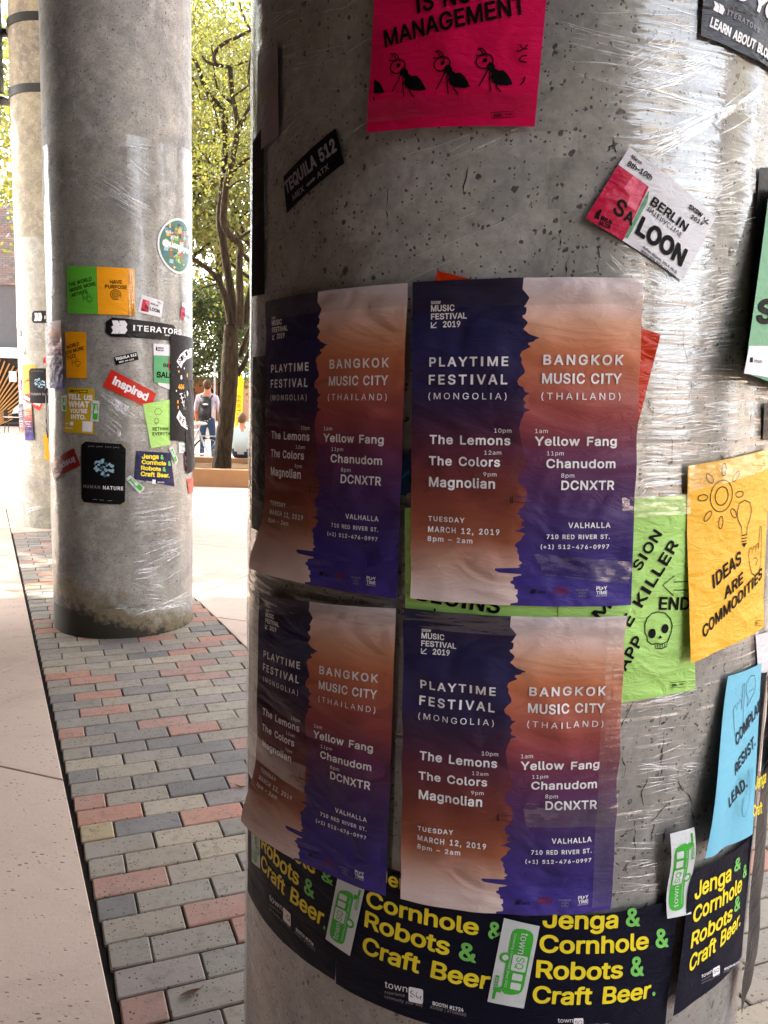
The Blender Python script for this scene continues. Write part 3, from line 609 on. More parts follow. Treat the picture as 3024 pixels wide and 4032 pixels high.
# ================================================================== printed sheets stuck on the columns
class Sheet:
    def __init__(s, ci, quad, label, cat='poster', name='poster', m=None, off=.006, px=True, lift=None, wr=0.0, nu=14, nv=18, group=None, uvmode=False, cuts=(), ellipse=False, seed=0, part='sheet', border=None, gmats=None, print_off=.0004):
        s.ci = ci; s.off = off; s.wr = wr; s.liftf = lift; s.uvmode = uvmode
        lf_ = lambda u, v: 0 if not lift else (lift(u, v)[0] if isinstance(lift(u, v), tuple) else lift(u, v))
        s.q = [Vector(psz(ci, *p, off+lf_(u, v)))-Vector((lift(u, v)[1] if lift and isinstance(lift(u, v), tuple) else 0, 0)) for p, (u, v) in zip(quad, ((0, 0), (1, 0), (1, 1), (0, 1)))] if px else [Vector(p) for p in quad]
        s.e1 = s.q[1]-s.q[0]; s.e2 = s.q[3]-s.q[0]; s.det = s.e1.x*s.e2.y-s.e1.y*s.e2.x; s.po = print_off
        rr = random.Random(seed+ci*77+len(label)); s.w = [(rr.uniform(25, 70), rr.uniform(25, 90), rr.uniform(0, 6)) for _ in range(4)]
        c = (s.q[0]+s.q[1]+s.q[2]+s.q[3])/4; s.c = c; s.org = Vector(cyl3(ci, c.x, c.y, COLR+off))
        s.root = empty(name, s.org, label, cat, group); s.pr = {}; s.layer = 0
        V = []; UV = []; F = []; MI = []
        if ellipse:
            K = 40; rings = 8; V.append((.5, .5))
            for r in range(1, rings+1):
                for k in range(K): a = 2*math.pi*k/K; V.append((.5+.5*r/rings*math.cos(a), .5+.5*r/rings*math.sin(a)))
            F = [(0, 1+(k+1) % K, 1+k) for k in range(K)]+[(1+r*K+k, 1+r*K+(k+1) % K, 1+(r+1)*K+(k+1) % K, 1+(r+1)*K+k) for r in range(rings-1) for k in range(K)]
            UV = V
        else:
            for j in range(nv+1):
                v = j/nv; bx = border(v) if border else .5
                for i in range(nu+1):
                    h = nu//2; u = (i/h*bx if i <= h else bx+(i-h)/(nu-h)*(1-bx)) if border else i/nu
                    UV.append((u, v))
            for j in range(nv):
                for i in range(nu): a = j*(nu+1)+i; F.append((a, a+nu+1, a+nu+2, a+1)); MI.append(0 if i < nu//2 else 1)
        me = bpy.data.meshes.new(part)
        if cuts:
            bm = bmesh.new(); vs = [bm.verts.new((u, v, 0)) for u, v in UV]
            for f in F: bm.faces.new([vs[i] for i in f])
            for (u0, v0, u1, v1) in cuts:
                n = Vector((v1-v0, u0-u1, 0)); 
                if n.dot(Vector((.5-u0, .5-v0, 0))) > 0: n = -n
                bmesh.ops.bisect_plane(bm, geom=bm.verts[:]+bm.edges[:]+bm.faces[:], plane_co=(u0, v0, 0), plane_no=n, clear_outer=True)
            bm.verts.ensure_lookup_table(); UV = [(v.co.x, v.co.y) for v in bm.verts]; bm.verts.index_update(); F = [tuple(v.index for v in f.verts) for f in bm.faces]; bm.free()
        V3 = [s.p3(s.bil(u, v), 0)-s.org for u, v in UV]
        me.from_pydata([tuple(v) for v in V3], [], F)
        l = me.uv_layers.new(name='UVMap'); idx = np.zeros(len(me.loops), int); me.loops.foreach_get('vertex_index', idx); l.data.foreach_set('uv', np.array(UV, float)[idx].ravel())
        if gmats: me.polygons.foreach_set('material_index', MI)
        link(part, me, s.root, gmats or m, True)
    def bil(s, u, v): a, b, c, d = s.q; return (a*(1-u)+b*u)*(1-v)+(d*(1-u)+c*u)*v
    def inv(s, p): d = p-s.q[0]; return ((d.x*s.e2.y-d.y*s.e2.x)/s.det, (s.e1.x*d.y-s.e1.y*d.x)/s.det)
    def p3(s, p, dz):
        r = COLR+s.off+dz
        if s.wr: r += s.wr*(.9+sum(math.sin(a*p.x+b*p.y+c)*math.sin(b*.7*p.x-a*.4*p.y+c*2) for a, b, c in s.w)*.5)
        ds = 0
        if s.liftf:
            L = s.liftf(*s.inv(p)); r += L if not isinstance(L, tuple) else L[0]
            if isinstance(L, tuple): ds = L[1]
        return Vector(cyl3(s.ci, p.x+ds, p.y, r))
    def T(s, p):
        if s.uvmode: return s.bil(*p)
        q = Vector(psz(s.ci, p[0], p[1], s.off+.0008))
        if s.liftf:
            for _ in range(4):
                L = s.liftf(*s.inv(q)); L, ds = L if isinstance(L, tuple) else (L, 0); q = Vector(psz(s.ci, p[0], p[1], s.off+.0008+L))-Vector((ds, 0))
        return q
    def acc(s, name, m, V, F):
        s.layer += 1; d = s.pr.setdefault((name, m.name, s.layer if name not in ('cloud', 'picture_patch', 'print') else 0), [m, [], [], []]); b = len(d[1]); d[1] += [(p, s.po+.0001*min(s.layer, 4) if name not in ('lettering',) else s.po+.0006) for p in V]; d[2] += [tuple(b+i for i in f) for f in F]
    def txt(s, t, p0, p1, pt, m=None, wgt='b', track=0.0, name='lettering'):
        a, b, c = s.T(p0), s.T(p1), s.T(pt); V, F = text2d(t, wgt, track); ex = b-a; ey = c-a
        s.acc(name, m or INK_K, [a+ex*float(x)+ey*float(y) for x, y in V], F)
    def line(s, pts, wd, m=None, closed=False, name='emblem', tr=None):
        P = [s.T(p) if tr is None else tr(p) for p in pts]; n = len(P); V = []
        for i in range(n):
            a = P[(i-1) % n] if (closed or i > 0) else P[i]; b = P[(i+1) % n] if (closed or i < n-1) else P[i]
            t = (b-a); t = t/t.length if t.length > 1e-9 else Vector((1, 0)); nn = Vector((-t.y, t.x))*wd/2; V += [P[i]+nn, P[i]-nn]
        K = n if closed else n-1
        s.acc(name, m or INK_K, V, [(2*i, 2*i+1, 2*((i+1) % n)+1, 2*((i+1) % n)) for i in range(K)])
    def circ(s, c, r, wd=None, m=None, sx=1, sy=1, name='emblem', a0=0, a1=360, n=28):
        c = s.T(c); pts = [c+Vector((r*sx*math.cos(rad(a0+(a1-a0)*k/n)), r*sy*math.sin(rad(a0+(a1-a0)*k/n)))) for k in range(n if a1-a0 == 360 else n+1)]
        if wd: s.line(pts, wd, m, a1-a0 == 360, name, tr=lambda p: p)
        else: s.acc(name, m or INK_K, [c]+pts, [(0, 1+i, 1+(i+1) % len(pts)) for i in range(len(pts))])
    def poly(s, pts, m=None, name='emblem', raw=False):
        P = [p if raw else s.T(p) for p in pts]; bm = bmesh.new(); vs = [bm.verts.new((p.x, p.y, 0)) for p in P]
        tri = tessellate_polygon([[Vector((p.x, p.y, 0)) for p in P]])
        for t in tri:
            try: bm.faces.new([vs[i] for i in t])
            except ValueError: pass
        for ax, st in ((0, .008), (1, .012 if s.wr or s.liftf else 9)):
            lo = min(p[ax] for p in P); hi = max(p[ax] for p in P); k = lo+st
            while k < hi:
                no = (1, 0, 0) if ax == 0 else (0, 1, 0); co = (k, 0, 0) if ax == 0 else (0, k, 0)
                bmesh.ops.bisect_plane(bm, geom=bm.verts[:]+bm.edges[:]+bm.faces[:], plane_co=co, plane_no=no); k += st
        bm.verts.index_update(); s.acc(name, m or INK_K, [Vector((v.co.x, v.co.y)) for v in bm.verts], [tuple(v.index for v in f.verts) for f in bm.faces]); bm.free()
    def rrect(s, pts, m, r=.25, name='emblem'):     # rounded quad from four corners
        P = [s.T(p) for p in pts]; out = []
        for i in range(4):
            a, b, c = P[i-1], P[i], P[(i+1) % 4]; k = min((a-b).length, (c-b).length)*r; d1 = (a-b).normalized()*k; d2 = (c-b).normalized()*k
            for t in (0, .35, .65, 1): q = b+d1*(1-t)**2+d2*t**2; out.append(q)
        s.poly(out, m, name, raw=True)
    def done(s):
        for (name, _, _2), (m, V, F, __) in s.pr.items():
            me = bpy.data.meshes.new(name); me.from_pydata([tuple(s.p3(p, dz)-s.org) for p, dz in V], [], F); o_ = link(name, me, s.root, m); tag(o_, kind='stuff' if name in ('cloud', 'picture_patch') else None)
        return s.root
def tape(sh, quad, uv=True, name='tape'):
    a = sh.off+sh.po+.003; P = [sh.bil(*p) if uv else Vector(psz(sh.ci, *p)) for p in quad]; V = []; F = []; UV = []; nu, nv = 16, 8; rr = random.Random(len(quad)+int(P[0].x*1e4))
    for j in range(nv+1):
        for i in range(nu+1):
            u, v = i/nu, j/nv; p = (P[0]*(1-u)+P[1]*u)*(1-v)+(P[3]*(1-u)+P[2]*u)*v
            V.append(tuple(sh.p3(p, .0022+rr.uniform(0, .0016))-sh.org)); UV.append((p.x, p.y))
    for j in range(nv):
        for i in range(nu): k = j*(nu+1)+i; F.append((k, k+nu+1, k+nu+2, k+1))
    me = bpy.data.meshes.new(name); me.from_pydata(V, [], F); l = me.uv_layers.new(name='UVMap'); idx = np.zeros(len(me.loops), int); me.loops.foreach_get('vertex_index', idx); l.data.foreach_set('uv', np.array(UV, float)[idx].ravel())
    link(name, me, sh.root, M_TAPE, True)
M_TAPE = film_mat('packing_tape', .5, 30)
def Z(ox, oy, k): return lambda x, y: (ox+x/k, oy+y/k)
Z1 = Z(950, 0, 1.508); Z2 = Z(2000, 0, 1.62); Z5 = Z(2400, 1100, 1.383); Z7 = Z(1550, 2350, 1.659); Z8 = Z(2400, 2600, 1.545); Z9 = Z(950, 3200, 1.58); Z10 = Z(1900, 3200, 1.476)
Zc = Z(150, 1000, 2.552); Zd = Z(150, 1500, 2.552); Ze = Z(0, 1100, 2.212); Zb = Z(0, 1000, 1.659)
# ---- concert posters with a torn skyline edge
SKY = [(85,765),(160,760),(175,775),(210,803),(235,790),(255,778),(258,762),(268,785),(285,787),(310,780),(312,762),(330,765),(340,780),(360,797),(385,780),(400,768),(415,790),(432,805),(437,835),(443,828),(450,868),(456,872),(462,840),(475,835),(480,805),(492,795),(500,812),(507,818),(515,800),(525,780),(535,762),(560,752),(580,765),(600,760),(650,785),(672,780),(690,755),(715,738),(740,745),(755,775),(770,782),(785,788),(792,825),(798,800),(815,785),(830,775),(850,795),(870,780),(885,790),(896,835),(902,800),(915,780),(930,780),(960,765),(1010,755),(1100,770),(1200,800),(1240,812),(1265,780),(1290,765),(1330,755),(1360,765),(1385,800),(1420,812),(1438,812),(1441,722),(1445,722),(1448,812),(1480,805),(1500,790),(1515,790),(1520,765),(1545,765),(1552,738),(1558,770),(1575,768),(1595,803),(1605,780),(1630,780),(1634,806),(1640,790),(1660,760),(1665,700),(1670,790),(1680,810),(1700,785),(1720,780),(1740,750),(1760,740),(1775,760),(1800,757),(1820,770),(1850,768),(1870,792),(1890,762),(1902,800),(1906,622),(1925,620),(1938,650),(1943,785),(1955,785),(1960,735),(1985,735),(1990,718),(2010,720),(2014,745),(2040,745),(2044,765),(2075,765),(2078,750),(2110,768),(2130,765),(2133,722),(2150,722)]
SKV = [((y-90)/2060, (x-68)/1435) for y, x in SKY]
def skyline(v):
    if v <= SKV[0][0]: return SKV[0][1]
    for (a, x0), (b, x1) in zip(SKV, SKV[1:]):
        if v <= b: return x0+(x1-x0)*(v-a)/max(b-a, 1e-6)
    return SKV[-1][1]
GLf = gradient_paper('dusk_gradient_dark', [(0, '#0e0d33'), (.2, '#15134a'), (.33, '#1e1442'), (.43, '#3a1538'), (.53, '#5b2034'), (.63, '#702f28'), (.72, '#823f2a'), (.80, '#9c583c'), (.86, '#c69886'), (1, '#e6d2ce')])
GRt = gradient_paper('dusk_gradient_light', [(0, '#e8dbe2'), (.06, '#e2c8c4'), (.13, '#d29c7e'), (.22, '#c2724d'), (.32, '#ab5b48'), (.42, '#923f42'), (.52, '#66294c'), (.64, '#472359'), (.76, '#321f66'), (.9, '#2d2078'), (1, '#3a2a88')])
M_DKRED = paper('#7c1f2c', .5, .2); M_NAVYINK = paper('#171425', .5, .2)
def concert(ci, quad, label, lift=None, wr=.0011, px=False, big=True, group='concert posters', off=.0075, white=INK_W, taped=()):
    s = Sheet(ci, quad, label, 'poster', 'concert_poster', None, off, px, lift, wr, 16 if big else 6, 300 if big else 40, group, True, border=skyline, gmats=[GLf, GRt])
    q = lambda x, y: ((x-68)/1435, (y-90)/2060)
    def t(st, x0, x1, ytop, ybase, wgt='b', tr=0.0, m=None): s.txt(st, q(x0, ybase), q(x1, ybase), q(x0, ytop), m or white, wgt, tr)
    if big:
        t('SXSW', 195, 257, 215, 233, 'b'); t('MUSIC', 195, 345, 240, 278, 'b'); t('FESTIVAL', 195, 424, 292, 328, 'b'); t('2019', 272, 383, 341, 378, 'b')
        for a, b, c, d in [(197, 345, 197, 380), (195, 379, 232, 379), (199, 376, 230, 346)]: s.line([q(a, b), q(c, d)], .0013, white)
    t('PLAYTIME', 187, 682, 565, 622, 'b', .12); t('FESTIVAL', 183, 678, 675, 735, 'b', .13); t('(MONGOLIA)', 182, 675, 790, 830, 'r', .16)
    t('BANGKOK', 893, 1387, 555, 615, 'b', .12); t('MUSIC CITY', 889, 1383, 668, 730, 'b', .02); t('(THAILAND)', 887, 1378, 788, 830, 'r', .16)
    t('The Lemons', 192, 703, 1058, 1115, 'b', .04); t('The Colors', 190, 642, 1195, 1252, 'b', .04); t('Magnolian', 190, 613, 1330, 1392, 'b', .03)
    t('Yellow Fang', 852, 1368, 1060, 1115, 'b', .03); t('Chanudom', 925, 1360, 1200, 1255, 'b', .03); t('DCNXTR', 1020, 1358, 1335, 1393, 'b', .03)
    t('VALHALLA', 1072, 1342, 1603, 1637, 'b', .08)
    if big:
        for st, a, b, y0, y1 in [('10pm', 602, 708, 1012, 1038), ('12am', 543, 648, 1152, 1177), ('9pm', 540, 621, 1290, 1315), ('1am', 852, 930, 1012, 1038), ('11pm', 928, 1032, 1152, 1177), ('8pm', 1018, 1100, 1290, 1316)]: t(st, a, b, y0, y1, 'r', .04)
        t('TUESDAY', 185, 425, 1588, 1620, 'b', .1); t('MARCH 12, 2019', 185, 645, 1655, 1692, 'b', .1); t('8pm \u2013 2am', 183, 477, 1720, 1752, 'b', .08)
        t('710 RED RIVER ST.', 938, 1340, 1680, 1708, 'b', .08); t('(+1) 512-476-0997', 902, 1338, 1745, 1772, 'b', .08)
        t('PL Y', 1262, 1335, 2018, 2042, 'b'); s.poly([q(1298, 2020), q(1312, 2031), q(1298, 2042)], white); t('TIME', 1262, 1335, 2048, 2070, 'b'); t('MUSIC FESTIVAL', 1262, 1335, 2076, 2083, 'r')
        for st, y in (('bangkok', 2046), ('music', 2066), ('city', 2086)): t(st, 1132 if st == 'bangkok' else 1150, 1212 if st == 'bangkok' else 1198, y-15, y, 'r', 0, INK_GREY)
        t('AMAZING', 995, 1075, 2020, 2038, 'b', 0, M_DKRED); t('THAILAND', 990, 1085, 2044, 2066, 'b', 0, M_DKRED)
        s.poly([q(855, 2040), q(885, 2040), q(872, 2068), q(842, 2068)], M_NAVYINK); t('DMTA', 888, 940, 2048, 2066, 'b', 0, M_NAVYINK)
        s.line([q(712, 1438), q(712, 1485), q(722, 1485), q(722, 1440)], .0008, M_NAVYINK); s.line([q(715, 1474), q(810, 1482)], .0006, M_NAVYINK)
    for tq in taped: tape(s, tq)
    return s.done()
sm = lambda x, a, b: max(0, min(1, (x-a)/(b-a)))**2*(3-2*max(0, min(1, (x-a)/(b-a))))
concert(0, [(1626,1112),(2531,1096),(2481,2381),(1618,2354)], 'dusk-coloured concert poster, upper right of the four on the near column', px=True, off=.010, wr=.0019,
        taped=[((0,.0),(1.0,-.01),(1.0,.075),(.0,.085)), ((.55,.83),(1.0,.86),(.98,.93),(.6,.9))])
concert(0, [(1592,2393),(2463,2422),(2403,3580),(1580,3534)], 'dusk-coloured concert poster, lower right of the four, above the yellow lettering', px=True, off=.012, wr=.0024,
        taped=[((.0,.0),(1.0,.0),(1.0,.06),(.0,.06)), ((.56,.61),(1.0,.62),(1.0,.70),(.58,.69)), ((.9,0),(1.0,0),(1.0,.98),(.9,.98))])
concert(0, [(-.4809,1.7400),(-.2015,1.7486),(-.2018,1.3338),(-.4769,1.3290)], 'dim concert poster, upper left of the four, lower corner curling off the column', off=.010,
        lift=lambda u, v: (.018*sm(1-u, .35, 1)*sm(v, .74, 1), -.020*sm(1-u, .35, 1)*sm(v, .76, 1)), taped=[((-.15,-.02),(.5,-.03),(.5,.07),(-.15,.08)), ((.5,-.01),(1.0,.0),(1.0,.07),(.5,.07)), ((-.2,.74),(.45,.73),(.45,.83),(-.2,.84))])
concert(0, [(-.4850,1.2917),(-.2021,1.3210),(-.2038,.9017),(-.4930,.9000)], 'dim concert poster, lower left of the four, bottom corner flaring past the column edge', off=.012,
        lift=lambda u, v: (.020*sm(1-u, .3, 1)*sm(v, .70, 1)+.003*(1-u), -.014*sm(1-u, .3, 1)*sm(v, .72, 1)), taped=[((-.1,-.02),(.5,-.03),(.5,.06),(-.1,.07)), ((.5,-.01),(1,-.01),(1,.06),(.5,.06)), ((-.1,.60),(.5,.62),(.5,.72),(-.1,.70))])
# ---- magenta poster with ants
def footer(s, f, x0, y0, x1, y1, m=None, w=.0006):
    s.line([f(x0, y0), f(x1, y0-(x1-x0)*.08), f(x1, y1-(x1-x0)*.08), f(x0, y1)], w, m, True); xm = (x0+x1)/2; h = y1-y0
    s.txt('SXSW', f(x0+(x1-x0)*.1, y1-h*.28), f(xm-h*.2, y1-h*.34), f(x0+(x1-x0)*.1, y0+h*.22), m, 'x'); s.txt('x', f(xm-h*.08, y1-h*.4), f(xm+h*.12, y1-h*.42), f(xm-h*.08, y0+h*.35), m, 'r')
    s.txt('WORK', f(xm+h*.35, y1-h*.55), f(x1-h*.3, y1-h*.6), f(xm+h*.35, y0+h*.12), m, 'b')
M_MAG = paper('#d3104f', .35, .35)
a, b = Vector(psz(0, 1444, 524, .008)), Vector(psz(0, 2080, 499, .008)); d = (b-a); d.normalize(); up = Vector((-d.y, d.x))
s = Sheet(0, [a+up*.279, a+d*.216+up*.279, a+d*.216, a], 'bright magenta poster with three black ants at the top of the near column', 'poster', 'paper_poster', M_MAG, .008, False, wr=.0006, nu=16, nv=18)
s.txt('IS NOT', Z1(1045, 78), Z1(1455, -8), Z1(1035, -30), None, 'b'); s.txt('MANAGEMENT', Z1(856, 284), Z2(118, 86), Z1(846, 184), None, 'b', .01)
for k, (dx, dy) in enumerate([(0, 0), (262, -16), (515, -32), (768, -48), (-246, 16)]):
    f = lambda x, y: Z1(x+dx, y+dy)
    if k < 3:
        s.circ(f(930, 396), .0105, .0017, sx=.95, sy=.78); s.circ(f(934, 390), .0026)
        s.line([f(925, 366), f(918, 345), f(905, 328), f(890, 320)], .0014); s.line([f(945, 372), f(935, 340), f(918, 322), f(902, 318)], .0014); s.line([f(915, 366), f(900, 360), f(878, 360)], .0014)
        s.poly([f(958, 402), f(975, 402), f(990, 420), f(992, 438), f(1010, 450), f(1000, 475), f(965, 462), f(945, 440), f(942, 422)])
        s.line([f(950, 440), f(932, 480), f(905, 530), f(895, 545)], .0016); s.line([f(960, 460), f(960, 500), f(967, 575)], .0014); s.line([f(985, 490), f(1003, 520), f(1000, 545), f(1028, 578)], .0016)
    if k != 3:
        pts = [(975, 462), (1005, 452), (1040, 448), (1068, 475), (1085, 505), (1098, 533), (1060, 540), (1010, 535), (980, 520), (965, 490)]
        if k == 4: pts = [(1034, 455), (1068, 475), (1085, 505), (1098, 533), (1060, 540), (1034, 538)]
        s.poly([f(*p) for p in pts])
    if k == 4: s.line([f(1030, 565), f(1040, 582)], .0016)
    if k == 3:
        s.line([Z2(128, 285), Z2(105, 310), Z2(75, 330), Z2(55, 325)], .0014); s.line([Z2(127, 315), Z2(95, 310), Z2(75, 285)], .0012); s.line([Z2(122, 355), Z2(90, 360), Z2(72, 380), Z2(80, 392), Z2(120, 400)], .0016); s.poly([Z2(128, 478), Z2(0+105, 510), Z2(75, 545), Z2(128, 545)]) if False else s.line([Z2(108, 490), Z2(100, 520), Z2(80, 542)], .002)
s.poly([Z2(0, 470), Z2(20, 500), Z2(48, 545), Z2(0, 545)]) if False else None
footer(s, Z1, 1485, 670, 1622, 705); tape(s, [(.0, .87), (.98, .87), (.98, .96), (.0, .96)]); s.done()
# ---- black spirits sticker
def spirits(ci, quad, l1, l2, label, w='b'):
    s = Sheet(ci, quad, label, 'sticker', 'bumper_sticker', paper('#0c0c10', .45, .2, .05, .15), .0065, nu=10, nv=6)
    s.txt('TEQUILA 512', *l1, INK_GREY if ci == 0 else INK_W, 'x'); 
    p0, p1, pt = l2; L = lambda t: (p0[0]+(p1[0]-p0[0])*t, p0[1]+(p1[1]-p0[1])*t)
    uu = lambda t: (pt[0]+(p1[0]-p0[0])*t, pt[1]+(p1[1]-p0[1])*t)
    mm = INK_GREY if ci == 0 else INK_W
    s.txt('MEX', L(0), L(.32), uu(0), mm, 'b'); s.txt('ATX', L(.68), L(1), uu(.68), mm, 'b')
    mid = lambda t, h: tuple(L(t)[i]+(uu(t)[i]-L(t)[i])*h for i in (0, 1))
    s.poly([mid(.37, .5), mid(.44, .85), mid(.43, .65), mid(.56, .75), mid(.56, .9), mid(.64, .5), mid(.57, .1), mid(.57, .3), mid(.44, .2), mid(.44, .05)], mm); return s.done()
spirits(0, [Z1(250, 1050), Z1(560, 762), Z1(612, 968), Z1(270, 1268)], (Z1(268, 1155), Z1(568, 890), Z1(254, 1086)), (Z1(308, 1192), Z1(522, 1000), Z1(301, 1160)), 'dark sticker with grey slanted capitals near the left edge of the near column')
# ---- faded sheet at the left edge
s = Sheet(0, [Z1(98, 330), Z1(215, 262), Z1(222, 805), Z1(92, 920)], 'faded mauve sheet under film at the upper left edge of the near column', 'poster', 'paper_poster', paper('#8c7f88', .5, .4), .0082, nu=8)
s.txt('MISSION', Z1(112, 645), Z1(208, 560), Z1(107, 560), paper('#99906f', .5, .3), 'b'); s.txt('HUMAN', Z1(108, 535), Z1(206, 470), Z1(107, 480), paper('#8b8489', .5, .3), 'b'); s.done()
s = Sheet(0, [(-.545, psz(0, 990, 600)[1]), (-.508, psz(0, 990, 560)[1]), (-.500, psz(0, 990, 1180)[1]), (-.545, psz(0, 990, 1180)[1])], 'narrow black sheet edge standing off the upper left side of the near column', 'poster', 'black_sheet', paper('#0d0d0f', .5, .3), .007, False, nu=4, lift=lambda u, v: .006*(1-u)); s.done()
s = Sheet(0, [(-.545, 1.66), (-.478, 1.66), (-.486, 1.385), (-.545, 1.385)], 'black sheet half hidden by the upper left concert poster', 'poster', 'black_sheet', paper('#0b0b0d', .4, .4), .0062, False, nu=4, lift=lambda u, v: .004*(1-u)); s.done()
s = Sheet(0, [Z(950,1000,1.58)(985, 1300), Z(950,1000,1.58)(1062, 1200), Z(950,1000,1.58)(1062, 1480), Z(950,1000,1.58)(985, 1505)], 'small blue sticker between the two upper concert posters', 'sticker', 'small_sticker', paper('#12304e', .35, .3), .006, nu=4); s.txt('viet', Z(950,1000,1.58)(1002, 1400), Z(950,1000,1.58)(1045, 1362), Z(950,1000,1.58)(1000, 1375), paper('#1f6fa8', .4, .2), 'r'); s.done()
# ---- cabaret card
M_WHITE = paper('#d9d8de', .3, .3); M_CRIM = paper('#b8163f', .3, .35); M_GRN = paper('#5f9a73', .3, .3); M_CRIM2 = paper('#e0607a', .3, .3)
def card(ci, f, quad, label, full=True, off=.0068):
    s = Sheet(ci, quad, label, 'flyer', 'printed_card', M_WHITE, off, nu=12, nv=8)
    s.poly([f(705, 1050), f(900, 1192), f(733, 1535), f(496, 1390)], M_CRIM, 'print'); s.poly([f(903, 1215), f(890, 1290), f(765, 1520), f(748, 1512), f(895, 1225)], M_GRN, 'print')
    s.poly([f(800, 1120), f(885, 1185), f(815, 1345), f(760, 1310), f(780, 1250), f(740, 1200)], M_CRIM2, 'print')
    if full: s.txt('March', f(785, 1003), f(848, 1052), f(797, 985), None, 'b'); s.txt('8th\u201310th', f(757, 1052), f(912, 1150), f(775, 1022), None, 'b'); s.txt('Buffalo Billiards, 201 E 6th St', f(860, 1582), f(1075, 1747), f(866, 1567), None, 'b'); s.txt('WWW.BERLINSALOON.COM', f(846, 1605), f(1064, 1775), f(853, 1588), None, 'b'); s.txt('INTERACTIVE', f(902, 1318), f(1115, 1490), f(888, 1345), None, 'r')
    s.txt('SXSW', f(1150, 1325), f(1235, 1388), f(1162, 1300), None, 'x'); s.txt('2019', f(1163, 1388), f(1238, 1442), f(1176, 1366), None, 'b'); s.line([f(1255, 1385), f(1253, 1410), f(1278, 1430)], .0013); s.line([f(1255, 1412), f(1280, 1402)], .0013)
    s.txt('BERLIN', f(905, 1300), f(1130, 1478), f(935, 1252), None, 'b'); s.txt('LOON', f(812, 1480), f(1108, 1698), f(858, 1375), None, 'x'); s.txt('S', f(665, 1350), f(725, 1392), f(712, 1258), None, 'b'); s.txt('A', f(735, 1400), f(790, 1440), f(760, 1330), None, 'b')
    s.txt('BERLIN', f(590, 1400), f(660, 1432), f(598, 1375), None, 'x'); s.txt('SALOON', f(578, 1430), f(650, 1462), f(586, 1405), None, 'x'); s.poly([f(595, 1332), f(600, 1345), f(585, 1375), f(580, 1400), f(550, 1390), f(565, 1350)]); return s.done()
card(0, Z2, [Z2(775, 938), Z2(1325, 1388), Z2(1112, 1795), Z2(495, 1390)], 'white and crimson club card, tilted, above the upper right concert poster')
# ---- top right dark poster
s = Sheet(0, [Z2(1262, -420), Z2(1900, -300), Z2(1830, 560), Z2(1229, 230)], 'charcoal poster with white capitals cropped by the top right corner', 'poster', 'paper_poster', paper('#2f323a', .22, .6), .008, nu=14, wr=.0012)
s.txt('LEARN ABOUT BLOCKCHAIN', Z2(1282, 168), Z2(1775, 480), Z2(1298, 108), INK_W, 'x'); s.txt('ITERATORS', Z2(1400, 92), Z2(1598, 212), Z2(1406, 60), INK_GREY, 'b', .1); s.txt('SO YOU', Z2(1350, -60), Z2(1760, 190), Z2(1380, -165), INK_W, 'x')
for k in (0, 1): s.poly([Z2(1312+k*34, 8+k*14), Z2(1338+k*34, 22+k*14), Z2(1350+k*34, 48+k*14), Z2(1336+k*34, 80+k*14), Z2(1306+k*34, 64+k*14), Z2(1318+k*34, 38+k*14)], INK_W)
s.done()
# ---- red sheet behind, lime posters
M_RED = paper('#c2330f', .2, .8)
s = Sheet(0, [(1722,1066),(2600,1318),(2508,1680),(1640,1480)], 'orange red sheet peeking out behind the upper right concert poster', 'poster', 'paper_poster', M_RED, .006, nu=16, wr=.0008); s.done()
M_LIME = paper('#addc78', .4, .55)
s = Sheet(0, [(1595,2000),(2196,1975),(2196,2640),(1597,2790)], 'lime green poster mostly hidden behind the two right concert posters', 'poster', 'paper_poster', M_LIME, .0066, nu=14)
s.txt('BEGINS', Z7(150, 18), Z7(690, 108), Z7(165, -75), None, 'b', .02); s.txt('I', Z7(262, 140), Z7(275, 142), Z7(262, 75)); s.done()
s = Sheet(0, [(2197,1975),(2711,1948),(2737,2712),(2197,2785)], 'lime green poster with black skull and arrow on the near column', 'poster', 'paper_poster', M_LIME, .0074, nu=16, wr=.0008)
s.txt('SION', Z5(163, 1590), Z5(284, 1385), Z5(118, 1562), None, 'b', .02); s.txt('E KILLER', Z5(110, 1895), Z5(374, 1440), Z5(58, 1865), None, 'b', .02); s.txt('APP', Z5(85, 2135), Z5(182, 1962), Z5(35, 2105), None, 'b', .02); s.txt('M', Z7(1335, 148), Z7(1425, 62), Z7(1290, 105), None, 'b')
s.line([Z5(288, 1665), Z5(350, 1613), Z5(348, 1647), Z5(435, 1645), Z5(432, 1693), Z5(347, 1690), Z5(346, 1722)], .0013, None, True); s.txt('END', Z5(268, 1797), Z5(432, 1797), Z5(272, 1728), None, 'b', .01)
s.line([Z5(*p) for p in [(245, 1985), (225, 1985), (205, 1970), (203, 1945), (193, 1925), (193, 1880), (205, 1845), (230, 1820), (265, 1810), (305, 1818), (332, 1848), (342, 1885), (335, 1920), (325, 1945), (318, 1962), (312, 1975)]], .0014)
s.line([Z5(*p) for p in [(245, 1980), (248, 2008), (280, 2010), (308, 1998), (313, 1970), (280, 1985)]], .0013, None, True)
for k in range(4): s.line([Z5(258+k*13, 1984-k*1.5), Z5(260+k*13, 2008-k*2)], .001)
s.circ(Z5(231, 1928), .0058, sx=.95, sy=1.15); s.circ(Z5(302, 1902), .0058, sx=.95, sy=1.1); s.poly([Z5(265, 1955), Z5(275, 1935), Z5(284, 1952)])
footer(s, Z8, 367, 135, 458, 168); tape(s, [(.45, -.01), (1, -.01), (1, .09), (.45, .09)]); s.done()
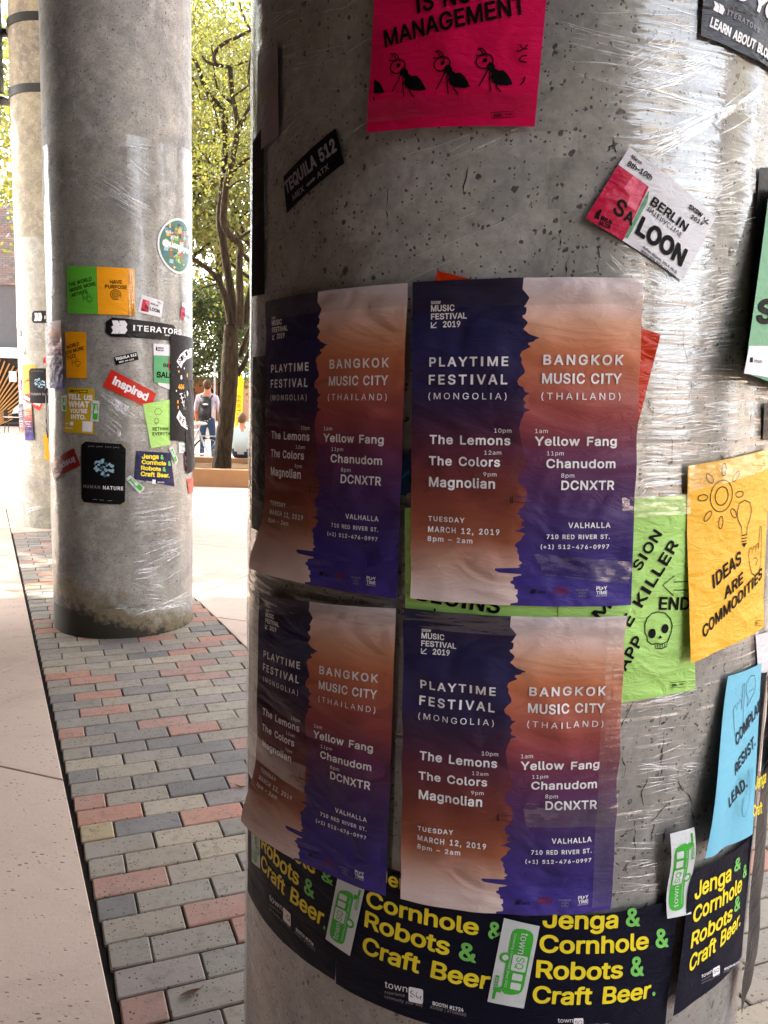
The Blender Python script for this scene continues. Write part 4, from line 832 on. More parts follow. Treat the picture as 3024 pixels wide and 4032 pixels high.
# ---- yellow ideas poster
M_YEL = paper('#f2b638', .4, .4)
s = Sheet(0, [(2709,1834),(3032,1765),(3008,2468),(2720,2611)], 'amber yellow poster with a sun, light bulb and pointing hand', 'poster', 'paper_poster', M_YEL, .009, nu=14, lift=lambda u, v: .010*sm(1-u, .6, 1)*sm(v, .2, .9)+.003*sm(v, .8, 1))
c0 = Z5(613, 1180); s.circ(c0, .0215, .0013, n=36); s.circ(c0, .0125, .0013)
cc = Vector(psz(0, *c0, .009))
for k in range(8):
    a = rad(45*k+2); t = Vector((math.cos(a), math.sin(a))); n_ = Vector((-t.y, t.x)); pts = []
    for j in range(14):
        b_ = 2*math.pi*j/14; pts.append(cc+t*(.036+.0075*math.cos(b_)*(1.15))+n_*(.0042*math.sin(b_)))
    s.line(pts, .0012, None, True, tr=lambda p: p)
s.line([Z5(*p) for p in [(722, 1385), (720, 1350), (700, 1310), (697, 1265), (708, 1220), (738, 1203), (766, 1215), (775, 1260), (765, 1305), (750, 1350), (748, 1390)]], .0013)
for y in (1395, 1412, 1428, 1442): s.line([Z5(720, y), Z5(748, y-5)], .0016)
s.poly([Z5(725, 1445), Z5(745, 1440), Z5(733, 1460)])
s.line([Z5(*p) for p in [(765, 1560), (758, 1500), (765, 1465), (775, 1462), (780, 1495), (785, 1455), (795, 1450), (797, 1490), (802, 1440), (812, 1438), (812, 1470), (820, 1345), (828, 1343), (826, 1480), (825, 1550), (812, 1600), (795, 1615), (775, 1600)]], .0012, None, True)
s.line([Z5(785, 1520), Z5(800, 1515), Z5(808, 1530), Z5(795, 1560)], .001)
s.txt('IDEAS', Z5(566, 1685), Z5(718, 1543), Z5(560, 1612), None, 'b', .01); s.txt('ARE', Z5(628, 1742), Z5(728, 1650), Z5(626, 1680), None, 'b', .01); s.txt('COMMODITIES', Z5(512, 1955), Z5(830, 1622), Z5(506, 1892), None, 'b', .01)
footer(s, Z5, 792, 1860, 829, 1888); tape(s, [(.0, .0), (1, .0), (1, .10), (.0, .13)]); s.done()
# ---- blue poster
M_BLUE = paper('#74bcd8', .5, .12); INK_NAVY = paper('#101a30', .5, .2)
s = Sheet(0, [Z8(722, 97), Z8(925, 15), Z8(868, 1055), Z8(582, 1205)], 'light blue poster with hand drawings at the right edge, lifting off the column', 'poster', 'paper_poster', M_BLUE, .009, nu=28, nv=28, lift=lambda u, v: .019*sm(1-u, .2, 1.0)*sm(v, .0, .9)+.005*v)
s.txt('COMPLAIN.', Z8(772, 523), Z8(935, 262), Z8(765, 455), INK_NAVY, 'b', .01); s.txt('RESIST.', Z8(765, 702), Z8(888, 512), Z8(763, 635), INK_NAVY, 'b', .02); s.txt('LEAD.', Z8(728, 898), Z8(840, 765), Z8(723, 838), INK_NAVY, 'b', .02)
s.line([Z8(*p) for p in [(765, 460), (758, 390), (755, 300), (765, 272), (775, 300), (780, 255), (790, 262), (792, 240), (802, 245), (805, 300), (812, 150), (820, 140), (824, 160), (815, 310), (812, 400), (790, 410)]], .0010, INK_NAVY)
s.line([Z8(*p) for p in [(838, 280), (845, 235), (832, 200), (835, 140), (860, 95), (882, 92), (890, 130), (885, 185), (862, 235), (838, 280)]], .0010, INK_NAVY)
for k in range(3): s.circ(Z8(852+k*11, 188-k*6), .0011, m=INK_NAVY)
s.line([Z8(*p) for p in [(812, 950), (808, 900), (818, 830), (825, 790), (835, 820), (845, 670), (853, 660), (850, 790), (862, 680), (870, 650), (872, 700), (852, 830), (848, 880), (825, 950)]], .0010, paper('#2f6f98', .5, .2), True); s.done()
# ---- green card at the right edge
s = Sheet(0, [(3030, 740), (3200, 740), (3110, 1545), (2931, 1468)], 'green and white card cropped by the right edge, standing off the near column', 'poster', 'paper_poster', M_GRN, .012, nu=8, lift=lambda u, v: .022*(1-u)*v+.004)
s.poly([Z5(762, 362), Z5(900, 362), Z5(890, 540), Z5(733, 512)], M_WHITE, 'print'); s.txt('SALOON', Z5(800, 235), Z5(1100, 235), Z5(812, 105), None, 'x'); s.poly([Z5(765, 425), Z5(782, 425), Z5(781, 452), Z5(764, 452)]); s.txt('infopark', Z5(788, 452), Z5(830, 456), Z5(788, 434), None, 'r'); s.done()
s = Sheet(0, [(2992, 660), (3120, 660), (3020, 1460), (2930, 1440)], 'black sheet behind the green card at the right edge', 'poster', 'black_sheet', paper('#0b0b0d', .4, .2), .0065, nu=5); s.done()  # stands in for the shadow gap left of the card
s = Sheet(0, [(3010, 1590), (3120, 1560), (3120, 1760), (3004, 1730)], 'small black card cropped by the right edge above the yellow poster', 'flyer', 'black_card', paper('#0e0f14', .3, .2), .0065, nu=4); s.done()
s = Sheet(0, [(2975,2500),(3040,2480),(3040,2640),(2985,2650)], 'pale slip of paper under the yellow poster at the right edge', 'flyer', 'printed_card', M_WHITE, .0062, nu=4); s.done()
# ---- navy banner sheets
M_NAVY = paper('#070a20', .5, .3, .05, .14); INK_Y = paper('#f2dc2e', .4, .2); INK_G = paper('#78c560', .4, .2); M_TOWN = paper('#3fae35', .3, .25); M_STW = paper('#cfd3d6', .3, .2)
def townlogo(s, f, x, y, k, sk=0.0, full=True):
    g_ = lambda a, b: f(x+a*k, y+b*k+a*k*sk)
    s.txt('town', g_(0, 45), g_(140, 45), g_(0, 5), INK_W, 'r'); s.rrect([g_(148, 8), g_(238, 8), g_(238, 98), g_(148, 98)], INK_W, .15, 'logo'); s.txt('SQ', g_(158, 68), g_(228, 68), g_(158, 30), M_NAVY, 'r', 0, 'logo_letters')
    if full: s.txt('experience', g_(0, 80), g_(125, 76), g_(0, 62), INK_GREY, 'r'); s.txt('community your way', g_(0, 108), g_(238, 112), g_(0, 90), INK_GREY, 'r'); s.txt('BOOTH #1724', g_(298, 88), g_(490, 88), g_(298, 66), INK_W, 'b'); s.txt('#SXSW | #TOWNSQ', g_(282, 112), g_(506, 112), g_(282, 94), INK_GREY, 'r')
def navy(quad, label, off, lift=None, px=True, rows=(), fin=None, cat='banner'):
    s = Sheet(0, quad, label, 'poster', 'paper_poster', M_NAVY, off, px, lift, .0006, 16, 12, 'navy sheets taped side by side round the near column')
    for st, a, b, c, m in rows: s.txt(st, a, b, c, m, 'b', -.01)
    if fin: fin(s)
    return s.done()
Y_, G_ = INK_Y, INK_G
n3w = .2794; a, b = Vector(psz(0, 2667, 3532, .008)), Vector(psz(0, 2615, 4045, .008)); dn = (b-a).normalized(); lf = Vector((dn.y, -dn.x)); lf = Vector((-abs(lf.x), -abs(lf.y)*.3)).normalized()
navy([a+lf*n3w, a, a+dn*.216, a+lf*n3w+dn*.216], 'navy sheet with yellow words right of the upside-down green sticker', .0092, px=False, rows=[
 ('Jenga', Z10(348, 662), Z10(785, 665), Z10(352, 560), Y_), ('&', Z10(832, 658), Z10(915, 655), Z10(832, 552), G_), ('Cornhole', Z10(330, 805), Z10(962, 785), Z10(332, 705), Y_), ('&', Z10(1002, 780), Z10(1080, 775), Z10(1002, 675), G_),
 ('Robots', Z10(308, 952), Z10(812, 955), Z10(314, 852), Y_), ('&', Z10(858, 945), Z10(937, 942), Z10(860, 835), G_), ('Craft Beer', Z10(287, 1098), Z10(972, 1070), Z10(295, 1000), Y_), ('.', Z10(985, 1060), Z10(1003, 1058), Z10(985, 960), G_)],
 fin=lambda s: townlogo(s, Z10, 437, 1190, .62, -.02))
a2 = Vector(psz(0, *Z10(-90, 330), .008)); 
navy([(-.287, .9406), (-.018, .9273), (-.022, .7160), (-.2853, .7290)], 'navy sheet with yellow words between the two green stickers, lower centre', .0084, px=False, rows=[
 ('Jenga', Z9(852, 428), Z9(1180, 520), Z9(855, 345), Y_), ('Cornhole', Z9(778, 572), Z9(1475, 760), Z9(783, 476), Y_), ('&', Z9(1535, 778), Z9(1622, 792), Z9(1540, 672), G_), ('Robots', Z9(765, 702), Z9(1292, 884), Z9(776, 604), Y_),
 ('&', Z9(1352, 905), Z9(1460, 930), Z9(1360, 800), G_), ('Craft Beer', Z9(752, 862), Z9(1540, 1098), Z9(765, 762), Y_)], fin=lambda s: townlogo(s, Z9, 893, 1040, 1.0, .22))
navy([(-.560, .955), (-.283, .9406), (-.287, .7330), (-.560, .738)], 'navy sheet with yellow words below the lower left concert poster', .0080, px=False, rows=[
 ('Cornhole', Z9(130, 88), Z9(462, 385), Z9(130, -10), Y_), ('&', Z9(500, 410), Z9(572, 452), Z9(504, 350), G_), ('Robots', Z9(126, 212), Z9(358, 455), Z9(132, 125), Y_), ('&', Z9(392, 490), Z9(455, 535), Z9(396, 395), G_), ('Craft Beer', Z9(124, 335), Z9(508, 702), Z9(130, 250), Y_), ('.', Z9(512, 718), Z9(524, 726), Z9(514, 620), G_)],
 fin=lambda s: townlogo(s, lambda x, y: Z9(178+(x-178)*.62, y+(x-178)*.35), 178, 500, .9, .22))
navy([Z8(497, 1300), Z8(868, 1052), Z8(800, 1800), Z8(385, 2165)], 'navy sheet with slanting yellow words at the lower right of the near column', .0105, lift=lambda u, v: .006*sm(1-u, .7, 1)+.004*v, rows=[
 ('Jenga', Z8(512, 1455), Z8(738, 1335), Z8(518, 1352), Y_), ('&', Z8(757, 1288), Z8(795, 1262), Z8(762, 1210), G_), ('Cornhole', Z8(503, 1598), Z8(800, 1395), Z8(510, 1500), Y_), ('&', Z8(808, 1328), Z8(832, 1300), Z8(812, 1255), G_),
 ('Robots', Z8(492, 1752), Z8(742, 1572), Z8(502, 1655), Y_), ('&', Z8(755, 1535), Z8(792, 1500), Z8(758, 1450), G_), ('Craft Beer.', Z8(480, 1898), Z8(792, 1605), Z8(490, 1800), Y_)],
 fin=lambda s: townlogo(s, lambda x, y: Z8(558+(x-558)*.8, y-(x-558)*.42), 558, 1905, .58, 0, True))
# far right sheets wrapping out of sight
s = Sheet(0, [(.405, 1.20), (.60, 1.18), (.60, .70), (.43, .62)], 'black creased sheet curling off the right side of the near column', 'poster', 'black_sheet', paper('#0c1016', .25, .6), .008, False, nu=10, lift=lambda u, v: .008+.008*sm(u, .0, .6)*sm(v, .1, .9), wr=.002); s.done()
s = Sheet(0, [(.447, 1.17), (.60, 1.17), (.60, 1.0), (.450, 1.0)], 'navy sheet with yellow print wrapping past the right side of the near column', 'poster', 'paper_poster', M_NAVY, .035, False, nu=8, lift=lambda u, v: .002); s.txt('Jenga', (2972, 3110), (3015, 3080), (2974, 3060), INK_Y); s.txt('Craft', (2965, 3215), (3000, 3200), (2966, 3170), INK_Y); s.done()
# ---- green trailer stickers
def trailer(ci, quad, label, off=.0125, lift=None, green=None, det=True, group=None):
    s = Sheet(ci, quad, label, 'sticker', 'trailer_sticker', M_STW, off, True, lift, 0, 6, 12, group or 'green trailer stickers', True)
    gm = green or M_TOWN       # u across the narrow side, v along the trailer (hitch at v = 0)
    s.rrect([(.12, .16), (.70, .12), (.72, .93), (.10, .93)], gm, .42, 'trailer'); s.poly([(.70, .14), (.82, .14), (.82, .05), (.90, .05), (.90, .12), (.86, .18), (.70, .22)], gm, 'trailer'); 
    s.circ((.76, .56), .0075 if ci == 0 else .0075, None, gm, name='trailer'); s.circ((.76, .56), .0042, None, M_STW, name='wheel_print')
    s.rrect([(.20, .21), (.48, .21), (.48, .29), (.20, .29)], M_STW, .15, 'wheel_print'); s.rrect([(.20, .32), (.48, .32), (.48, .40), (.20, .40)], M_STW, .15, 'wheel_print'); s.rrect([(.16, .43), (.56, .43), (.56, .62), (.16, .62)], M_STW, .12, 'wheel_print')
    if det:
        s.txt('SQ', (.46, .60), (.46, .46), (.24, .60), gm, 'r'); s.txt('town', (.46, .89), (.46, .64), (.26, .89), M_STW, 'r'); s.txt('Connecting Communities Since 2013', (.64, .86), (.64, .22), (.58, .86), M_STW, 'r'); s.txt('#SXSW', (.92, .34), (.92, .15), (.80, .34), gm, 'b')
    return s.done()
trailer(0, [Z9(600, 400), Z9(770, 466), Z9(676, 892), Z9(524, 785)], 'green trailer sticker below the lower left concert poster, hitch up')
q_ = [Z10(125, 612), Z10(333, 660), Z10(240, 1138), Z10(28, 1098)]
trailer(0, [q_[2], q_[3], q_[0], q_[1]], 'green trailer sticker turned upside down between two navy sheets')
trailer(0, [Z8(368, 1055), Z8(515, 1015), Z8(495, 1540), Z8(352, 1572)], 'green trailer sticker hanging over bare concrete at lower right', lift=lambda u, v: .006+.004*math.sin(v*6))
trailer(0, [Z9(62, 70), Z9(118, 120), Z9(116, 348), Z9(66, 305)], 'dim green trailer sticker at the lower left edge of the near column', off=.009)
# ================================================================== middle column
def mask_icon(s, f, x, y, k, m=None):
    s.line([f(x+a*k, y+b*k) for a, b in [(0, 0), (35, -10), (72, 5), (72, 40), (55, 75), (35, 85), (12, 70), (-2, 35)]], .003, m, True); s.line([f(x+a*k, y+b*k) for a, b in [(15, 45), (35, 58), (55, 42)]], .0025, m)
    for a in (15, 50): s.line([f(x+a*k, y+22*k), f(x+(a+12)*k, y+20*k)], .0025, m)
    x += 60*k; y += 55*k
    s.line([f(x+a*k, y+b*k) for a, b in [(0, 5), (40, 0), (72, 10), (65, 60), (40, 82), (15, 70), (0, 40)]], .003, m, True); s.line([f(x+a*k, y+b*k) for a, b in [(20, 60), (35, 48), (52, 58)]], .0025, m)
    x -= 60*k; y -= 55*k; s.line([f(x+8*k, y+60*k), f(x+5*k, y+100*k), f(x+15*k, y+125*k)], .0025, m); s.line([f(x+95*k, y+10*k), f(x+105*k, y+35*k), f(x+95*k, y+55*k)], .0025, m)
M_GREEN = paper('#5cae35', .4, .4); M_ORG = paper('#f5a51d', .38, .4)
s = Sheet(1, [Zc(286, 121), Zc(592, 128), Zc(604, 606), Zc(296, 598)], 'green poster of two theatre masks on the middle column', 'poster', 'paper_poster', M_GREEN, .007)
s.txt('THE WORLD', Zc(310, 332), Zc(542, 266), Zc(304, 296), None, 'b'); s.txt('NEEDS MORE', Zc(322, 385), Zc(582, 312), Zc(316, 352), None, 'b'); s.txt('ARTISTS', Zc(335, 435), Zc(498, 388), Zc(330, 402), None, 'b'); mask_icon(s, Zc, 448, 392, .72); s.done()
s = Sheet(1, [Zc(588, 127), Zc(968, 150), Zc(975, 618), Zc(604, 607)], 'orange poster with a bullseye beside the green mask poster', 'poster', 'paper_poster', M_ORG, .0078, lift=lambda u, v: .006*sm(u, .85, 1)*sm(v, .7, 1))
s.txt('HAVE', Zc(720, 298), Zc(842, 300), Zc(720, 260), None, 'b'); s.txt('PURPOSE', Zc(672, 345), Zc(892, 354), Zc(672, 308), None, 'b')
for r_ in (.030, .0205, .011): s.circ(Zc(780, 410), r_, .0042)
s.circ(Zc(780, 410), .004); s.poly([Zc(795, 425), Zc(828, 418), Zc(830, 445), Zc(808, 458)], M_ORG, 'hand'); s.line([Zc(795, 425), Zc(828, 418), Zc(830, 445), Zc(808, 458)], .002, None, True); tape(s, [(.82, 0), (1.0, 0), (1.0, 1), (.82, 1)]); s.done()
s = Sheet(1, [Zc(272, 780), Zc(482, 782), Zc(490, 1248), Zc(285, 1245)], 'orange poster of two theatre masks, partly covered at its left', 'poster', 'paper_poster', paper('#e79a12', .38, .4), .0066)
s.txt('WORLD', Zc(288, 958), Zc(415, 918), Zc(284, 922), None, 'b'); s.txt('EDS MORE', Zc(280, 1015), Zc(460, 960), Zc(276, 980), None, 'b'); s.txt('TISTS', Zc(286, 1065), Zc(378, 1035), Zc(282, 1030), None, 'b'); mask_icon(s, Zc, 337, 1042, .66); s.done()
kx, ky = .46, .50
def fcard(ox, oy, k, ang=0, ky_=None):
    ca_, sa_ = math.cos(ang), math.sin(ang); ky_ = ky_ or k
    return lambda x, y: (ox+((x-900)*ca_-(y-1380)*sa_)*k, oy+((x-900)*sa_+(y-1380)*ca_)*ky_)
fc = fcard(595, 1206, .110, rad(-20), .118)
card(1, fc, [Zc(1040, 408), Zc(1262, 478), Zc(1238, 640), Zc(1005, 585)], 'small white and crimson club card on the middle column beside the orange poster', False, .0068)
fc = fcard(726, 1234, .075, rad(3), .13)
s = Sheet(1, [Zc(1450, 485), Zc(1525, 540), Zc(1520, 715), Zc(1428, 635)], 'small white and crimson club card at the right edge of the middle column', 'flyer', 'printed_card', M_WHITE, .0068, nu=5); s.poly([Zc(1446, 520), Zc(1482, 545), Zc(1470, 665), Zc(1429, 635)], M_CRIM, 'print'); s.txt('SALOON', Zc(1448, 612), Zc(1520, 660), Zc(1452, 578), None, 'b'); s.done()
# round-topped mayor sticker
s = Sheet(1, [(618, 852), (752, 868), (748, 1090), (622, 1066)], 'large oval city picture sticker at the upper right of the middle column', 'sticker', 'oval_sticker', paper('#d8dbe2', .25, .2), .008, ellipse=True, uvmode=True)
def city_mat():
    n = NT('city_picture'); v = n.coord('UV', scale=(9, 7, 1)); vo = n.voro(v, 1.6); sx = n.n('ShaderNodeSeparateXYZ'); n.t.links.new(n.coord('UV'), sx.inputs[0])
    hs = n.n('ShaderNodeHueSaturation'); n.set(hs, 'Color', vo.outputs['Color']); hs.inputs['Saturation'].default_value = .8; hs.inputs['Value'].default_value = .45
    col = n.mix(n.ramp(n.noise(v, 2.5, 4), [(.45, (0, 0, 0)), (.55, (1, 1, 1))]), hs.outputs[0], srgb('#1d4a52')); col = n.mix(n.ramp(n.noise(v, 1.1, 3), [(.5, (0, 0, 0)), (.6, (1, 1, 1))]), col, srgb('#4f8a3c'))
    return n.done(n.pbsdf(col, .35))
MCITY = city_mat()
def epoly(s, m, r0=.46):
    P = [s.bil(.5+r0*math.cos(a), .5+r0*math.sin(a)) for a in [2*math.pi*k/36 for k in range(36)]]; s.poly(P, m, 'picture', raw=True)
epoly(s, flat('#3d6b5a', .4, .4)); 
_rc = random.Random(4)
for k in range(110):
    a_, r_ = _rc.uniform(0, 6.28), .42*math.sqrt(_rc.random()); u_, v_ = .5+r_*math.cos(a_), .5+r_*math.sin(a_); w_, h_ = _rc.uniform(.02, .07), _rc.uniform(.015, .05)
    s.poly([(u_-w_, v_-h_), (u_+w_*.6, v_-h_), (u_+w_*.6, v_+h_), (u_-w_, v_+h_)] if v_ < .8 else [(u_-.03, v_-.02), (u_+.03, v_-.02), (u_, v_+.02)], flat(_rc.choice(['#b04a2a', '#d8a33a', '#2b6a8f', '#e2ded0', '#4f8a3c', '#1a2f33', '#8fb7c9', '#1b4a38', '#79a63c']), .4, .4), 'picture_patch')
s.txt('@usmayors', (.10, .50), (.985, .62), (.115, .395), INK_W, 'x'); s.done()
s = Sheet(1, [Zc(680, 632), Zc(1400, 722), Zc(1400, 878), Zc(680, 828)], 'long black label with a white double arrow and spaced capitals', 'sticker', 'long_label', paper('#0f0f11', .3, .45), .0088, cuts=[(0, .25, .08, 0), (0, .8, .06, 1), (.92, 0, 1, .3)], nu=24, nv=8)
for k in (0, 1): s.poly([Zc(742+k*72, 668+k*2), Zc(800+k*72, 668+k*2), Zc(826+k*72, 705), Zc(812+k*72, 738), Zc(826+k*72, 765), Zc(800+k*72, 802), Zc(734+k*72, 800), Zc(752+k*72, 770), Zc(734+k*72, 732), Zc(756+k*72, 718)], INK_W)
s.txt('ITERATORS', Zc(955, 768), Zc(1440, 815), Zc(957, 712), INK_W, 'b', .06); s.txt('iterator', Zc(1275, 822), Zc(1338, 826), Zc(1275, 806), INK_W, 'b'); s.done()
s = Sheet(1, [Zc(1330, 800), Zc(1560, 850), Zd(1532, 612), Zd(1328, 598)], 'tall black poster with curved white banners at the right of the middle column', 'poster', 'paper_poster', paper('#121214', .5, .3, .05, .15), .0100, px=True, nu=14, lift=lambda u, v: .004)
fz = lambda x, y: Zc(x, y)
s.poly([Zc(*p) for p in [(1392, 1080), (1430, 1010), (1480, 965), (1545, 945), (1545, 1035), (1490, 1060), (1455, 1100), (1438, 1148)]], INK_W); 
for k, ch in enumerate('SILIC'): s.txt(ch, Zc(1418+k*23, 1108-k*27), Zc(1438+k*23, 1082-k*22), Zc(1405+k*23, 1062-k*26), INK_K, 'b')
s.poly([Zd(*p) for p in [(1420, 292), (1455, 350), (1500, 385), (1545, 400), (1545, 505), (1500, 490), (1440, 450), (1390, 365)]], INK_W)
for k, ch in enumerate('WEB'): s.txt(ch, Zd(1412+k*34, 392+k*30), Zd(1440+k*30, 412+k*30), Zd(1420+k*36, 340+k*34), INK_K, 'b')
s.txt('404', Zd(1408, 78), Zd(1468, 82), Zd(1410, 30), M_ORG, 'x')
for x, y, r_, m_ in [(1440, 1240, .014, INK_W), (1415, 1180, .008, M_ORG), (1470, 1150, .007, INK_W), (1405, 1135, .005, INK_W), (1390, 1375, .006, INK_W), (1500, 1220, .013, M_ORG), (1500, 1400, .018, INK_W)]: s.circ(Zc(x, y), r_, None, m_, sx=.75)
for x, y, r_, m_ in [(1405, 210, .009, M_ORG), (1408, 265, .008, M_ORG), (1495, 330, .006, INK_W)]: s.circ(Zd(x, y), r_, None, m_, sx=.7, sy=1.4)
for x, y in [(1430, 150), (1440, 190), (1450, 235)]: s.line([Zd(x, y-25), Zd(x+18, y+25)], .006, INK_W); s.line([Zd(x-8, y-18), Zd(x+22, y-25)], .006, INK_W)
s.line([Zd(1480, 90), Zd(1490, 160)], .006, INK_W); s.line([Zd(1470, 110), Zd(1478, 170)], .005, INK_W)
for k in range(4): s.line([Zd(1470+k*18, 190), Zd(1466+k*18, 290)], .0022, INK_W); s.line([Zd(1465, 200+k*26), Zd(1540, 205+k*26)], .0022, INK_W)
s.circ(Zc(1434, 1236), .003, None, INK_K); s.circ(Zc(1448, 1234), .003, None, INK_K); s.done()
s = Sheet(1, [Zc(1160, 900), Zc(1330, 912), Zc(1325, 1365), Zc(1165, 1300)], 'green and white club poster tucked behind the tall black poster', 'poster', 'paper_poster', M_WHITE, .0068, cuts=[(0, .86, .3, 1.0)])
s.poly([Zc(1162, 1018), Zc(1328, 1024), Zc(1324, 1305), Zc(1163, 1290)], paper('#58a06c', .35, .3), 'print'); s.txt('BERLIN', Zc(1205, 950), Zc(1262, 952), Zc(1205, 936), None, 'x'); s.txt('SALOON', Zc(1203, 975), Zc(1262, 977), Zc(1203, 960), None, 'x'); s.poly([Zc(1190, 925), Zc(1198, 940), Zc(1200, 970), Zc(1183, 970), Zc(1184, 945)])
s.txt('BERLIN', Zc(1258, 1135), Zc(1420, 1150), Zc(1260, 1098), None, 'b'); s.txt('SALOON', Zc(1188, 1238), Zc(1440, 1250), Zc(1190, 1180), None, 'x'); s.poly([Zc(1303, 1045), Zc(1314, 1046), Zc(1326, 1180), Zc(1310, 1170)], M_CRIM, 'print_strip'); s.done()
spirits(1, [Zc(762, 1038), Zc(990, 982), Zc(1012, 1062), Zc(782, 1118)], (Zc(778, 1070), Zc(990, 1022), Zc(774, 1044)), (Zc(816, 1095), Zc(964, 1064), Zc(814, 1080)), 'little black sticker with white capitals above the red tilted sticker')
M_REDS = paper('#c32a1c', .35, .3); M_MAROON = paper('#6e1512', .35, .3)
def ins(ci, quad, t, m, label, ink=None):
    s = Sheet(ci, quad, label, 'sticker', 'word_sticker', m, .0072, nu=14, nv=6); s.txt('inspired', *t, ink or INK_W, 'x'); return s.done()
ins(1, [Zc(735, 1160), Zd(1187, 125), Zd(1130, 285), Zc(650, 1330)], (Zc(742, 1300), Zd(1090, 200), Zc(772, 1225)), M_REDS, 'bright red tilted sticker with white lower case word, centre of the middle column')
ins(1, [Zd(428, 850), Zd(160, 1000), Zd(130, 830), Zd(358, 675)], (Zd(362, 760), Zd(152, 900), Zd(380, 815)), M_MAROON, 'dim maroon sticker with its word upside down at the left edge', INK_GREY)
s = Sheet(1, [Zd(1052, 232), Zd(1330, 185), Zd(1330, 640), Zd(1135, 675)], 'lime poster with a thinking face and cloud on the middle column', 'poster', 'paper_poster', M_LIME, .0074)
s.line([(lambda k: Zd(1207+36*math.cos(k)*(1+.12*math.cos(6*k)), 308+30*math.sin(k)*(1+.12*math.cos(6*k))))(2*math.pi*j/40) for j in range(40)], .0026, paper('#4f6b2c', .5), True); s.circ(Zd(1188, 350), .002)
s.circ(Zd(1190, 402), .0165, .0026, paper('#3c5620', .5)); s.circ(Zd(1178, 393), .002); s.circ(Zd(1200, 391), .002); s.line([Zd(1175, 420), Zd(1190, 415), Zd(1205, 420)], .0022); s.line([Zd(1172, 430), Zd(1190, 432), Zd(1195, 445)], .0022)
s.txt('RETHINK', Zd(1150, 499), Zd(1315, 495), Zd(1150, 466), None, 'b', .02); s.txt('EVERYTHING', Zd(1150, 547), Zd(1385, 540), Zd(1150, 515), None, 'b', .02); s.done()
s = Sheet(1, [Zd(303, 62), Zd(568, 80), Zd(562, 535), Zd(258, 512)], 'mustard yellow poster with bold white words at the left of the middle column', 'poster', 'paper_poster', paper('#c2a218', .38, .35), .0070)
s.txt('HEY!', Zd(318, 112), Zd(400, 116), Zd(318, 85), None, 'x'); s.poly([Zd(408, 88), Zd(497, 92), Zd(495, 124), Zd(407, 120)]); s.txt('SXSW', Zd(415, 112), Zd(488, 116), Zd(415, 96), INK_Y, 'x', 0, 'letters_on_black')
for st, a_, b_, c_ in [('TELL US', (300, 180), (545, 192), (303, 130)), ('WHAT', (305, 258), (515, 264), (307, 200)), ("YOU'RE", (318, 318), (495, 322), (318, 278)), ('INTO.', (330, 380), (480, 384), (330, 335))]: s.txt(st, Zd(*a_), Zd(*b_), Zd(*c_), INK_W, 'x')
s.txt('town', Zd(275, 435), Zd(315, 438), Zd(276, 415), INK_W, 'r'); s.rrect([Zd(322, 408), Zd(355, 410), Zd(353, 448), Zd(320, 446)], INK_W, .15, 'logo'); s.txt('BOOTH #1724', Zd(275, 478), Zd(350, 482), Zd(275, 465), INK_W, 'b')
s.poly([Zd(446, 403), Zd(548, 408), Zd(543, 512), Zd(443, 508)], INK_W, 'blank_panel'); s.done()
def tr2(q, label, **k): trailer(1, q, label, .0105, None, None, False, **k)
tr2([Zd(617, 200), Zd(535, 193), Zd(523, 400), Zd(605, 408)][::1], 'small green trailer sticker at the right edge of the mustard poster')
tr2([Zd(288, 140), Zd(232, 150), Zd(235, 300), Zd(282, 308)], 'small green trailer sticker dim at the left edge of the mustard poster')
tr2([Zd(1312, 675), Zd(1352, 655), Zd(1410, 800), Zd(1383, 835)], 'small green trailer sticker over the corner of the small navy poster')
tr2([Zd(925, 948), Zd(880, 985), Zd(1022, 1135), Zd(1072, 1075)], 'small green trailer sticker tilted below left of the small navy poster')
s = Sheet(1, [Zd(985, 702), Zd(1330, 722), Zd(1372, 1060), Zd(966, 985)], 'small navy poster with yellow words on the middle column', 'poster', 'paper_poster', paper('#171a4a', .35, .3), .0084, px=False if False else True)
for st, a_, b_, c_, m_ in [('Jenga', (1042, 778), (1212, 782), (1042, 732), INK_Y), ('&', (1230, 784), (1262, 785), (1230, 742), INK_G), ('Cornhole', (1040, 832), (1286, 848), (1040, 790), INK_Y), ('&', (1305, 848), (1335, 850), (1305, 805), INK_G), ('Robots', (1034, 890), (1235, 905), (1034, 850), INK_Y), ('&', (1252, 906), (1284, 908), (1252, 864), INK_G), ('Craft Beer.', (1030, 952), (1320, 970), (1032, 908), INK_Y)]: s.txt(st, Zd(*a_), Zd(*b_), Zd(*c_), m_, 'x')
s.txt('town', Zd(1092, 1020), Zd(1145, 1024), Zd(1092, 1000), INK_W, 'r'); s.rrect([Zd(1148, 990), Zd(1182, 992), Zd(1180, 1035), Zd(1147, 1033)], INK_W, .15, 'logo'); s.txt('BOOTH #1724', Zd(1200, 1024), Zd(1268, 1027), Zd(1200, 1010), INK_W, 'b'); s.txt('experience', Zd(1092, 1034), Zd(1143, 1036), Zd(1092, 1026), INK_GREY, 'r'); s.done()
M_BLK = paper('#08090b', .4, .25, .05, .18); M_CL1 = flat('#9fc3d6', .5, .3, 0, .25); M_CL2 = flat('#3f6a86', .5, .3, 0, .3)
